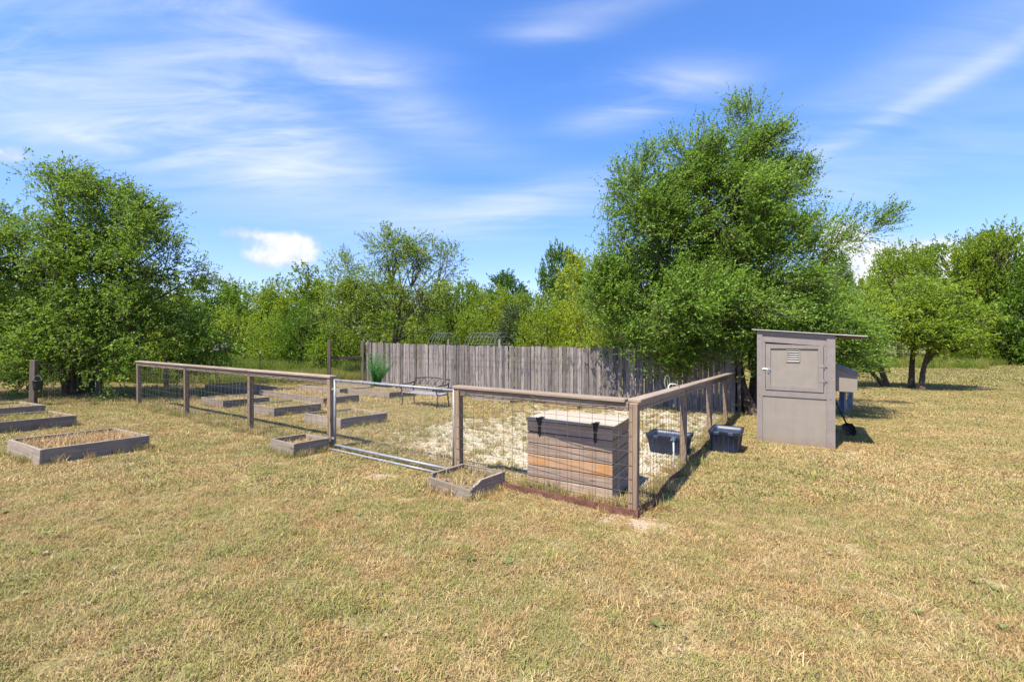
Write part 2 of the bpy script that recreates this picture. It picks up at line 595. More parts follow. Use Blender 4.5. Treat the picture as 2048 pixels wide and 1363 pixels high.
M['tote_dark'] = simple('black_plastic', (0.014, 0.016, 0.021), 0.4, 0.0, 0.25, 6, 0.5)
M['coop_panel'] = simple('coop_panel_paint', (0.236, 0.205, 0.168), 0.7, 0.0, 0.05, 5, 0.3, 0.12)
M['coop_trim'] = simple('coop_trim_paint', (0.214, 0.183, 0.163), 0.65, 0.0, 0.07, 7, 0.3, 0.12)
M['coop_roof'] = simple('coop_roof_sheet', (0.52, 0.50, 0.47), 0.45, 0.3, 0.1, 5)
M['nest_roof'] = simple('nest_roof_sheet', (0.08, 0.12, 0.21), 0.4, 0.2, 0.15, 5)
M['dark_in'] = simple('vent_void', (0.012, 0.011, 0.010), 0.9)  # near-black standing in for shade in vent, chest and door gaps; also screws
M['white_vent'] = simple('vent_slat_white', (0.42, 0.39, 0.35), 0.5, 0.0, 0.08)
M['steel'] = simple('zinc_hardware', (0.42, 0.42, 0.44), 0.4, 0.8, 0.15, 30)
M['white'] = simple('white_plastic_pipe', (0.561, 0.561, 0.561), 0.45, 0.0, 0.1)
M['teal'] = simple('teal_valve', (0.10, 0.16, 0.20), 0.5)
M['tank'] = simple('pale_grey_tank', (0.20, 0.17, 0.145), 0.75, 0.0, 0.25, 6)
M['soil'] = simple('dry_soil', (0.23, 0.155, 0.085), 0.95, 0.0, 0.5, 16, 0.1, 0.6)
M['stone'] = simple('pale_stone', (0.40, 0.355, 0.275), 0.9, 0.0, 0.35, 3, 0.2)
M['bark'] = simple('bark', (0.085, 0.062, 0.045), 0.95, 0.0, 0.5, 12, 0.1, 0.8)
M['bark_grey'] = simple('grey_bark', (0.15, 0.125, 0.10), 0.95, 0.0, 0.45, 12, 0.1, 0.8)
M['leaf_elm'] = leafy('elm_leaves', (0.064, 0.130, 0.011), (0.135, 0.240, 0.020), (0.215, 0.330, 0.038), 0.44)
M['leaf_left'] = leafy('left_elm_leaves', (0.064, 0.122, 0.011), (0.130, 0.222, 0.020), (0.205, 0.31, 0.036), 0.44)
M['leaf_pale'] = leafy('pale_leaves', (0.090, 0.150, 0.013), (0.168, 0.245, 0.024), (0.255, 0.34, 0.042), 0.44)
M['leaf_bright'] = leafy('bright_leaves', (0.112, 0.178, 0.010), (0.205, 0.29, 0.016), (0.31, 0.385, 0.028), 0.46, 0.2)
M['leaf_mid'] = leafy('mid_leaves', (0.070, 0.132, 0.009), (0.143, 0.232, 0.014), (0.232, 0.328, 0.024), 0.44, 0.35)
M['leaf_dark'] = leafy('dark_leaves', (0.040, 0.090, 0.010), (0.080, 0.155, 0.015), (0.14, 0.23, 0.028), 0.38, 0.25)
M['leaf_juniper'] = leafy('juniper_leaves', (0.035, 0.060, 0.016), (0.062, 0.098, 0.026), (0.10, 0.14, 0.04), 0.25)
M['fern'] = leafy('fern_leaves', (0.045, 0.16, 0.030), (0.075, 0.24, 0.045), (0.12, 0.32, 0.07), 0.4)
M['meadow'] = leafy('meadow_stalks', (0.12, 0.14, 0.02), (0.26, 0.25, 0.045), (0.42, 0.34, 0.11), 0.35)
M['meadow_green'] = leafy('meadow_green_stalks', (0.075, 0.12, 0.012), (0.16, 0.22, 0.024), (0.26, 0.30, 0.045), 0.38)

# ------------------------------------------------------------------ ground sheet
GRAVEL = [(CORNER + E * a + V * b) for a, b in ((-3.9, 1.2), (-0.3, .9), (-0.2, 5.2), (0.1, 9.3), (-2.2, 9.0), (-3.3, 5.0), (-4.2, 2.6))]


def comp_ab(x, y):
    dx, dy = x - CORNER.x, y - CORNER.y
    return dx * E.x + dy * E.y, dx * V.x + dy * V.y


def gravel_f(x, y):
    a, b = comp_ab(x, y)
    f = np.ones_like(x)
    f = f * np.clip((a + 5.7 - 0.3 * np.sin(b * 1.7)) / 1.9, 0, 1)
    f = f * np.clip((-0.12 - .032 * b - a) / 0.25, 0, 1)
    f = f * np.clip((b - 0.5) / 0.5, 0, 1) * np.clip((9.3 - b) / 0.8, 0, 1)
    strip = np.clip((b - 6.6) / 1.0, 0, 1) * np.clip((9.6 - b) / .6, 0, 1) * np.clip((a + 6) / 1.0, 0, 1) * np.clip((-.12 - .032 * b - a) / .3, 0, 1)
    return np.maximum(f * 0.85, strip)


def bare_f(x, y):
    f = np.zeros_like(x)
    for bx, by, r in ((1.33, 4.50, 0.34), (1.0, 4.62, .25), (-1.75, 5.9, .28), (-3.15, 6.9, .35), (6.0, 8.05, .3)):
        f = np.maximum(f, np.exp(-((x - bx) ** 2 + (y - by) ** 2) / (r * r)))
    return f * 0.8


def green_f(x, y):
    d = np.sqrt(x * x + y * y)
    f = np.clip((d - 20) / 22, 0, 1) * 1.0 * (x > 5)
    f = np.maximum(f, .55 * np.exp(-(((x + 2.6) / 1.6) ** 2 + ((y - 3.2) / 1.3) ** 2)))
    f = np.maximum(f, np.exp(-(((x + 12) / 3.5) ** 2 + ((y - 13) / 2.2) ** 2)))
    f = np.maximum(f, np.clip((y - 17) / 8, 0, 1) * (x < 4) * 0.8)
    return f


def axis_coords(lo, hi, step, far, growth=1.28):
    a = list(np.arange(lo, hi + 1e-6, step))
    s, x = step, hi
    while x < far:
        s *= growth
        x += s
        a.append(x)
    s, x = step, lo
    pre = []
    while x > -far:
        s *= growth
        x -= s
        pre.append(x)
    return np.array(pre[::-1] + a)


gx = axis_coords(-17, 13, 0.2, 900)
gy = axis_coords(0.0, 20, 0.2, 900)
GX, GY = np.meshgrid(gx, gy)
rs = np.random.RandomState(3)
near = (np.abs(GX) < 20) & (GY < 24) & (GY > -2)
GZ = tzv(GX, GY) + np.where(near, rs.normal(0, 0.003, GX.shape) - 0.003, 0)
nx, ny = len(gx), len(gy)
ii = np.arange(nx * ny).reshape(ny, nx)
faces = np.stack([ii[:-1, :-1], ii[:-1, 1:], ii[1:, 1:], ii[1:, :-1]], -1).reshape(-1, 4)
gme = bpy.data.meshes.new('ground')
gv = np.stack([GX, GY, GZ], -1).reshape(-1, 3)
gme.vertices.add(len(gv))
gme.vertices.foreach_set('co', gv.astype(np.float32).ravel())
gme.loops.add(len(faces) * 4)
gme.loops.foreach_set('vertex_index', faces.astype(np.int32).ravel())
gme.polygons.add(len(faces))
gme.polygons.foreach_set('loop_start', np.arange(0, len(faces) * 4, 4, dtype=np.int32))
gme.polygons.foreach_set('use_smooth', np.ones(len(faces), dtype=bool))
for nm, fn in (('gravel', gravel_f), ('bare', bare_f), ('green', green_f)):
    at = gme.attributes.new(nm, 'FLOAT', 'POINT')
    at.data.foreach_set('value', fn(GX.ravel(), GY.ravel()).astype(np.float32))
gme.materials.append(M['ground'])
gme.update()
gme.validate()
link('ground', gme, kind='structure')


# ------------------------------------------------------------------ garden fence
def run_xy(t, origin, direc):
    p = origin + direc * t
    return p.x, p.y


def wobble_wire(mb, p0, p1, r, n=8, amp=0.006, sides=3, seed=0):
    rr = random.Random(seed)
    p0, p1 = Vector(p0), Vector(p1)
    pts = []
    for i in range(n + 1):
        f = i / n
        w = amp * math.sin(math.pi * f)
        pts.append(p0.lerp(p1, f) + Vector((rr.uniform(-w, w), rr.uniform(-w, w), rr.uniform(-w, w) - w)))
    mb.tube(pts, r, sides, cap=False)


def wire_panel(p0, p1, z_of, top, off, gap_v=0.15, levels=(0.03, .14, .25, .38, .52, .67, .82, .97), r=0.0025, sag=0.012):
    """welded wire between two plan points, off = plan offset to the outer face"""
    mb = MB()
    p0, p1 = Vector(p0), Vector(p1)
    L = (p1 - p0).length
    n = max(2, round(L / gap_v))
    rr = random.Random(int(L * 1000))
    for i in range(n + 1):
        q = p0.lerp(p1, (i + 0.0) / n) + off
        z0 = z_of(q.x, q.y)
        bx = rr.uniform(-.012, .012)
        mb.tube([(q.x, q.y, z0 + 0.01), (q.x + bx, q.y + bx, z0 + top * 0.5), (q.x, q.y, z0 + top)], r, 3, cap=False)
    for lv in list(levels) + [top - 0.02]:
        pts = []
        m = 10
        for i in range(m + 1):
            q = p0.lerp(p1, i / m) + off
            pts.append((q.x, q.y, z_of(q.x, q.y) + lv - sag * math.sin(math.pi * i / m) + rr.uniform(-.004, .004)))
        mb.tube(pts, r, 3, cap=False)
    return mb


def local(o, p):
    return Vector(p) - o.location


def sloped(p0, p1):
    """rotation that lays a board's x axis from p0 to p1"""
    d = (Vector(p1) - Vector(p0)).normalized()
    return Euler((0, -math.asin(d.z), math.atan2(d.y, d.x)), 'XYZ')


def board_between(name, p0, p1, w, t, mat, parent, ch=0.004, label=None, bow=0.0):
    """board with width w (vertical) and thickness t (horizontal) from p0 to p1 (centre line)"""
    p0, p1 = Vector(p0), Vector(p1)
    L = (p1 - p0).length
    me = box_mesh(name, (L, t, w), mat, ch)
    return link(name, me, parent, local(parent, (p0 + p1) / 2), sloped(p0, p1), label=label)


POST_H = 1.16
post_me = box_mesh('post', (0.09, 0.09, 1.45), M['post'], 0.006)


def fence_run(root, origin, direc, ts, outer, wires=True, cap_mat=None, first_post=True, cap_from=None, cap_to=None):
    """posts at distances ts along direc; cap rail, under rails and wire between"""
    ang = math.atan2(direc.y, direc.x)
    for i, t in enumerate(ts):
        if i == 0 and not first_post:
            continue
        x, y = run_xy(t, origin, direc)
        z = tz(x, y)
        o = link('post', post_me, root, local(root, (x, y, z + POST_H - 0.725)), (rnd.uniform(-.012, .012), rnd.uniform(-.012, .012), ang + rnd.uniform(-.03, .03)))
    for i in range(len(ts) - 1):
        a, b = ts[i], ts[i + 1]
        x0, y0 = run_xy(a, origin, direc)
        x1, y1 = run_xy(b, origin, direc)
        # flat cap board on the post tops
        a2 = a + (0.004 if i else (cap_from or -0.06))
        b2 = b - 0.004 if i < len(ts) - 2 else b + (cap_to if cap_to is not None else 0.06)
        xa, ya = run_xy(a2, origin, direc)
        xb, yb = run_xy(b2, origin, direc)
        pa, pb = Vector((xa, ya, tz(xa, ya) + POST_H + 0.0205)), Vector((xb, yb, tz(xb, yb) + POST_H + 0.0205))
        L = (pb - pa).length
        me = box_mesh('cap_board', (L, 0.138, 0.038), M['rail'], 0.007)
        link('cap_board', me, root, local(root, (pa + pb) / 2), sloped(pa, pb))
        # 2x4 on edge between the posts, just under the cap
        xa, ya = run_xy(a + 0.048, origin, direc)
        xb, yb = run_xy(b - 0.048, origin, direc)
        n = outer * 0.02
        pa, pb = Vector((xa, ya, tz(xa, ya) + POST_H - 0.0445)) + n, Vector((xb, yb, tz(xb, yb) + POST_H - 0.0445)) + n
        board_between('under_rail', pa, pb, 0.086, 0.038, M['rail'], root)
        if wires:
            mb = wire_panel((x0, y0, 0), (x1, y1, 0), tz, POST_H - 0.02, outer * 0.049)
            for j in range(len(mb.v)):
                mb.v[j] = tuple(Vector(mb.v[j]) - root.location)
            link('wire_mesh', mb.mesh('wire_mesh', M['wire']), root)


OUT_F = -V            # towards the camera
OUT_S = Vector((SIDE.y, -SIDE.x, 0))


def drooping_cable(root, origin, direc, t0, t1, outer, dips, seed):
    rr = random.Random(seed)
    mb = MB()
    pts = []
    n = 40
    for i in range(n + 1):
        t = t0 + (t1 - t0) * i / n
        x, y = run_xy(t, origin, direc)
        f = (i / n * dips) % 1.0
        z = tz(x, y) + POST_H - 0.01 - 0.07 * math.sin(math.pi * f) ** 0.8 + rr.uniform(-.006, .006)
        q = Vector((x, y, z)) + outer * (0.075 if f < .08 or f > .92 else 0.058)
        pts.append(q - root.location)
    mb.tube(pts, 0.0034, 4, cap=False)
    link('cable', mb.mesh('cable', M['black_iron']), root)


def edging(root, pts, h, mat, name='edging', t=0.012, name_parent=None):
    mb = MB()
    for i in range(len(pts) - 1):
        p, q = Vector(pts[i]), Vector(pts[i + 1])
        d = (q - p).normalized()
        nrm = Vector((d.y, -d.x, 0)) * t / 2
        zs = [tz(p.x, p.y), tz(q.x, q.y)]
        vs = [p + nrm + Vector((0, 0, zs[0] - .04)), q + nrm + Vector((0, 0, zs[1] - .04)), q + nrm + Vector((0, 0, zs[1] + h)), p + nrm + Vector((0, 0, zs[0] + h)),
              p - nrm + Vector((0, 0, zs[0] - .04)), q - nrm + Vector((0, 0, zs[1] - .04)), q - nrm + Vector((0, 0, zs[1] + h)), p - nrm + Vector((0, 0, zs[0] + h))]
        vs = [v - root.location for v in vs]
        mb.add(vs, [(0, 1, 2, 3), (5, 4, 7, 6), (3, 2, 6, 7), (0, 4, 5, 1), (0, 3, 7, 4), (1, 5, 6, 2)])
    return link(name, mb.mesh(name, mat), root)


W_ = -E
cx, cy = CORNER.x, CORNER.y
f_front = thing('garden_fence', 'short wooden rail and wire fence in front of the wooden chest', 'fence', (cx, cy, 0))
fence_run(f_front, CORNER, W_, [0.0, 2.343], OUT_F, cap_from=0.075)
drooping_cable(f_front, CORNER, W_, 0.1, 2.3, OUT_F, 2, 5)
rr = random.Random(4)
pts = []
for i in range(13):
    t = -0.06 + i * 0.14
    x, y = run_xy(t, CORNER, W_)
    pts.append(Vector((x, y, 0)) + OUT_F * (0.062 + rr.uniform(-.012, .012)))
edging(f_front, pts, 0.075, M['rust'])
xa, ya = run_xy(1.66, CORNER, W_)
xb, yb = run_xy(2.3, CORNER, W_)
board_between('ground_board', (xa, ya, tz(xa, ya) + .02), (xb, yb, tz(xb, yb) + .02), 0.09, 0.03, M['rail'], f_front)

f_left = thing('garden_fence', 'long wooden rail and wire fence running left from the metal gate', 'fence', (CORNER + W_ * 5.07).to_tuple())
LEFT_T = [5.07, 7.62, 10.46, 13.29]
fence_run(f_left, CORNER, W_, LEFT_T, OUT_F)
drooping_cable(f_left, CORNER, W_, 5.1, 13.2, OUT_F, 6, 9)
for k in range(3):
    xa, ya = run_xy(LEFT_T[k] + .05, CORNER, W_)
    xb, yb = run_xy(LEFT_T[k + 1] - .05, CORNER, W_)
    o = OUT_F * 0.03
    board_between('ground_board', (xa + o.x, ya + o.y, tz(xa, ya) + .012), (xb + o.x, yb + o.y, tz(xb, yb) + .012), 0.07, 0.035, M['bed'], f_left)

f_side = thing('garden_fence', 'wooden rail and wire fence running back past the dark tubs', 'fence', (cx + SIDE.x, cy + SIDE.y, 0))
fence_run(f_side, CORNER, SIDE, [0.0, 2.52, 5.04, 7.56, 9.35], OUT_S, first_post=False, cap_from=0.01)
pts = []
for i in range(40):
    t = -0.06 + i * 0.24
    x, y = run_xy(t, CORNER, SIDE)
    pts.append(Vector((x, y, 0)) + OUT_S * (0.066 + rr.uniform(-.022, .022) + 0.02 * math.sin(i * .9)))
edging(f_side, pts, 0.085, M['rust'])

# ------------------------------------------------------------------ metal gate
g0, g1 = 2.343 + 0.085, 5.07 - 0.085
gx0, gy0 = run_xy(g0, CORNER, W_)
gx1, gy1 = run_xy(g1, CORNER, W_)
gate = thing('metal_gate', 'galvanised pipe gate filled with chain link between two wooden posts', 'gate', (gx0, gy0, tz(gx0, gy0)))
gz0, gz1 = tz(gx0, gy0), tz(gx1, gy1)
GT, GB = 1.13, 0.075


def gp(t, h):
    f = (t - g0) / (g1 - g0)
    x, y = run_xy(t, CORNER, W_)
    return Vector((x, y, gz0 + (gz1 - gz0) * f + h)) - gate.location


for nm, a, b, r in (('top_pipe', gp(g0, GT), gp(g1, GT), .020), ('bottom_pipe', gp(g0, GB), gp(g1 - .02, GB), .020),
                    ('side_pipe', gp(g0, 0.03), gp(g0, GT + .01), .019), ('side_pipe', gp(g1 - .02, .02), gp(g1 - .02, GT + .01), .021)):
    mb = MB()
    mb.tube([a, a.lerp(b, .5), b], r, 10)
    link(nm, mb.mesh(nm, M['galv'], True), gate)
mb = MB()
o_ = Vector(OUT_F) * -0.01
nz = int((g1 - g0) / 0.062)
step_h = (GT - GB) / 20
for i in range(nz):
    t0 = g0 + 0.03 + i * (g1 - g0 - 0.08) / nz
    pts = []
    for j in range(21):
        t = t0 + (0.031 if j % 2 else -0.031)
        t = min(max(t, g0 + .01), g1 - .03)
        p = gp(t, GB + step_h * j) + OUT_F * (0.004 if j % 2 else -0.004)
        pts.append(p)
    mb.tube(pts, 0.0017, 3, cap=False)
link('chain_link', mb.mesh('chain_link', M['galv']), gate)
for h in (0.18, 0.98):
    mb = MB()
    mb.box(gp(g1 + .02, h), (0.09, 0.05, 0.035), Matrix.Rotation(ANG, 3, 'Z'), 0.004)
    link('hinge', mb.mesh('hinge', M['galv']), gate)
mb = MB()
p = gp(g0 - .03, 0.72)
mb.box(p, (0.10, 0.02, 0.04), Matrix.Rotation(ANG, 3, 'Z'), 0.003)
mb.tube([p + Vector((0, 0, .03)), p + Vector((0, 0, -.07))], 0.008, 6)
link('latch', mb.mesh('latch', M['galv']), gate)
for k in range(9):   # wire ties along the pipes
    mb = MB()
    t = g0 + 0.2 + k * 0.27
    p = gp(t, GT)
    mb.tube([p + Vector((0.0, 0, .026)), p + OUT_F * .028, p + Vector((0, 0, -.03))], 0.003, 4)
    link('tie', mb.mesh('tie', M['black_iron']), gate)

# second loose pipe lying along the threshold under the gate
mb = MB()
pts = [Vector((*run_xy(g0 + .25 + i * .6, CORNER, W_), 0)) + OUT_F * 0.10 for i in range(5)]
pts = [Vector((p.x, p.y, tz(p.x, p.y) + 0.03)) for p in pts]
mb.tube(pts, 0.016, 8)
tag(link('loose_pipe', mb.mesh('loose_pipe', M['galv'], True)), 'loose galvanised pipe lying on the grass along the foot of the gate', 'pipe')

# ------------------------------------------------------------------ privacy fence
P0, P1 = Vector((-6.9, 21.5, 0)), Vector((6.25, 12.45, 0))
PD = (P1 - P0).normalized()
PN = Vector((PD.y, -PD.x, 0))       # faces the garden
PL = (P1 - P0).length
pf = thing('privacy_fence', 'tall weathered grey picket fence with dog eared tops at the back of the garden', 'fence', (P0.x, P0.y, tz(P0.x, P0.y)))
pick_meshes = []
for k in range(7):
    r_ = random.Random(40 + k)
    wd, hh, th = r_.uniform(0.118, 0.139), 1.83 + r_.uniform(-.025, .025), 0.017
    e_ = r_.uniform(.022, .04)
    prof = [(-wd / 2, 0), (wd / 2, 0), (wd / 2, hh * .33), (wd / 2, hh * .66), (wd / 2, hh - e_), (wd / 2 - e_, hh), (-wd / 2 + e_, hh), (-wd / 2, hh - e_), (-wd / 2, hh * .66), (-wd / 2, hh * .33)]
    n = len(prof)
    cup = r_.uniform(-.006, .006)
    vs = []
    for s in (-1, 1):
        for (x, z) in prof:
            bow = cup * math.sin(math.pi * z / hh)
            vs.append((x, s * th / 2 + bow, z))
    fs = [tuple(range(n)), tuple(reversed(range(n, 2 * n)))] + [(i, i + n, (i + 1) % n + n, (i + 1) % n) for i in range(n)]
    mb = MB()
    mb.add(vs, fs)
    pick_meshes.append(mb.mesh('picket', M['picket']))
pitch = 0.1415
npk = int(PL / pitch)
pang = math.atan2(PD.y, PD.x)
for i in range(npk):
    p = P0 + PD * (pitch * (i + .5)) + PN * rnd.uniform(-.012, .012)
    z = tz(p.x, p.y) + 0.085 * max(0, 1 - i / 45) + rnd.uniform(-.012, .012)
    link('picket', pick_meshes[rnd.randrange(7)], pf, local(pf, (p.x, p.y, z)), (rnd.uniform(-.012, .012), rnd.uniform(-.009, .009), pang + rnd.uniform(-.2, .2)))
for h in (0.3, 0.95, 1.55):
    for k in range(7):
        a = P0 + PD * (PL * k / 7 + .003) - PN * 0.042
        b = P0 + PD * (PL * (k + 1) / 7 - .003) - PN * 0.042
        board_between('back_rail', (a.x, a.y, tz(a.x, a.y) + h), (b.x, b.y, tz(b.x, b.y) + h), 0.086, 0.036, M['old_rail'], pf)
ppost = box_mesh('fence_post', (0.09, 0.09, 2.0), M['picket'], 0.005)
for k, hh in enumerate((1.98, 1.72, 2.06, 2.08, 1.75, 1.75, 1.75, 1.9)):
    a = P0 + PD * min(PL * k / 7 + (.05 if k == 0 else 0.0), PL - .05) - PN * 0.11
    if k == 2:
        a = P0 + PD * 5.15 - PN * 0.11
    if k == 3:
        a = P0 + PD * 7.75 - PN * 0.11
    link('fence_post', ppost, pf, local(pf, (a.x, a.y, tz(a.x, a.y) + hh - 1.0)), (0, 0, pang))
mb = MB()
for h in (1.05, 1.28, 1.5):
    pts = []
    for i in range(25):
        q = P0 + PD * (1.2 + i * .42) + PN * 0.03
        pts.append(Vector((q.x, q.y, tz(q.x, q.y) + h + rnd.uniform(-.006, .006))) - pf.location)
    mb.tube(pts, 0.0022, 3, cap=False)
link('wire_strand', mb.mesh('wire_strand', M['wire']), pf)

# ------------------------------------------------------------------ rear wire fences
t_post = MB()
t_post.box((0, 0, 0), (0.035, 0.006, 1.5))
t_post.box((0, .014, 0), (0.006, 0.022, 1.5))
t_post.box((0, 0, .69), (0.037, 0.008, 0.13), mi=1)
T_ME = t_post.mesh('steel_post', [M['black_iron'], M['white']])
rear = thing('wire_fence', 'low wire field fence with tall wooden posts and a steel post behind the beds', 'fence', (-10.3, 18.6, tz(-10.3, 18.6)))
REAR = [(-13.0, 17.1), (-10.3, 18.6), (-8.2, 20.4), (-6.98, 21.45)]
tall_me = box_mesh('wooden_post', (0.14, 0.14, 2.3), M['old_post'], 0.008)
o = link('steel_post', T_ME, rear, local(rear, (-10.3, 18.6, tz(-10.3, 18.6) + .70)), (0, 0, .5))
o = link('wooden_post', tall_me, rear, local(rear, (-8.2, 20.4, tz(-8.2, 20.4) + .83)), (0, .01, .2))
o = link('wooden_post', tall_me, rear, local(rear, (-7.03, 21.38, tz(-7, 21.4) + .83)), (0, 0, .2))
board_between('top_rail', (-8.12, 20.44, tz(-8.2, 20.4) + 1.16), (-7.06, 21.3, tz(-7.0, 21.4) + 1.2), 0.12, 0.038, M['old_rail'], rear)
for k in range(3):
    (a, b), (c, d) = REAR[k], REAR[k + 1]
    mb = wire_panel((a, b, 0), (c, d, 0), tz, 1.16, Vector((.02, -.06, 0)), 0.15, (0.1, .25, .4, .55, .7, .85, 1.0), 0.0024)
    mb.v = [tuple(Vector(v) - rear.location) for v in mb.v]
    link('wire_mesh', mb.mesh('wire_mesh', M['wire']), rear)
lf = thing('wire_fence', 'old wire fence on dark wooden posts under the drooping tree on the left', 'fence', (-12.3, 11.7, tz(-12.3, 11.7)))
LFP = [(-12.25, 11.65), (-12.7, 14.0), (-13.0, 17.1)]
old_me = box_mesh('wooden_post', (0.12, 0.12, 1.45), M['old_post'], 0.008)
for (x, y) in LFP:
    link('wooden_post', old_me, lf, local(lf, (x, y, tz(x, y) + .45)), (rnd.uniform(-.02, .02), rnd.uniform(-.02, .02), rnd.uniform(-.3, .3)))
for k in range(2):
    (a, b), (c, d) = LFP[k], LFP[k + 1]
    mb = wire_panel((a, b, 0), (c, d, 0), tz, 1.08, Vector((.07, 0, 0)), 0.2, (0.1, .3, .5, .7, .9), 0.002)
    mb.v = [tuple(Vector(v) - lf.location) for v in mb.v]
    link('wire_mesh', mb.mesh('wire_mesh', M['wire']), lf)
# small black pail hanging on the old post
mb = MB()
mb.tube([(0, 0, 0), (0, 0, .01), (0, 0, .12), (0, 0, .23), (0, 0, .24)], [.075, .085, .095, .102, .108], 14)
pail = link('pail', mb.mesh('pail', M['tote_dark'], True), None, (-12.07, 11.58, tz(-12, 11.6) + 0.42))
tag(pail, 'small black pail hanging on the side of an old post by the left tree', 'bucket')
mb = MB()
mb.tube([(.105 * math.cos(a), 0, .24 + .13 * math.sin(a)) for a in [math.pi * i / 10 for i in range(11)]], 0.004, 5)
link('handle', mb.mesh('handle', M['steel']), pail)


# ------------------------------------------------------------------ grass blades
def blades(seed, n, radius, hmin, hmax, width, lean=(0.3, 1.2), rect=None, zf=None):
    """n bent blades, each two quads (6 vertices)"""
    r = np.random.RandomState(seed)
    if rect is None:
        a, q = r.uniform(0, 2 * math.pi, n), radius * np.sqrt(r.uniform(0, 1, n))
        bx, by = q * np.cos(a), q * np.sin(a)
    else:
        bx, by = r.uniform(-rect[0], rect[0], n), r.uniform(-rect[1], rect[1], n)
    bz = np.zeros(n) if zf is None else zf(bx, by)
    az, ln, h = r.uniform(0, 2 * math.pi, n), r.uniform(*lean, n), r.uniform(hmin, hmax, n)
    dx, dy = np.cos(az), np.sin(az)
    wa = az + math.pi / 2 + r.uniform(-.8, .8, n)
    wx, wy = np.cos(wa) * width / 2, np.sin(wa) * width / 2
    m1 = np.stack([bx + dx * h * .5 * np.sin(ln * .6), by + dy * h * .5 * np.sin(ln * .6), bz + h * .5 * np.cos(ln * .6)], -1)
    tp = m1 + np.stack([dx * h * .5 * np.sin(ln * 1.25), dy * h * .5 * np.sin(ln * 1.25), h * .5 * np.cos(ln * 1.25)], -1)
    b = np.stack([bx, by, bz - .005], -1)
    w = np.stack([wx, wy, np.zeros(n)], -1)
    v = np.stack([b - w, b + w, m1 - w * .9, m1 + w * .9, tp - w * .25, tp + w * .25], 1).reshape(-1, 3)
    return v


def blade_mesh(name, v, mat):
    n = len(v) // 6
    me = bpy.data.meshes.new(name)
    me.vertices.add(n * 6)
    me.vertices.foreach_set('co', v.astype(np.float32).ravel())
    base = (np.arange(n) * 6)[:, None]
    f = np.concatenate([base + np.array([[0, 1, 3, 2]]), base + np.array([[2, 3, 5, 4]])], 1).reshape(-1)
    me.loops.add(n * 8)
    me.loops.foreach_set('vertex_index', f.astype(np.int32))
    me.polygons.add(n * 2)
    me.polygons.foreach_set('loop_start', np.arange(0, n * 8, 4, dtype=np.int32))
    me.materials.append(mat)
    me.update()
    me.validate()
    return me


# ------------------------------------------------------------------ raised beds
BOXES = []     # (cx, cy, angle, hx, hy) plan rectangles where no lawn grows


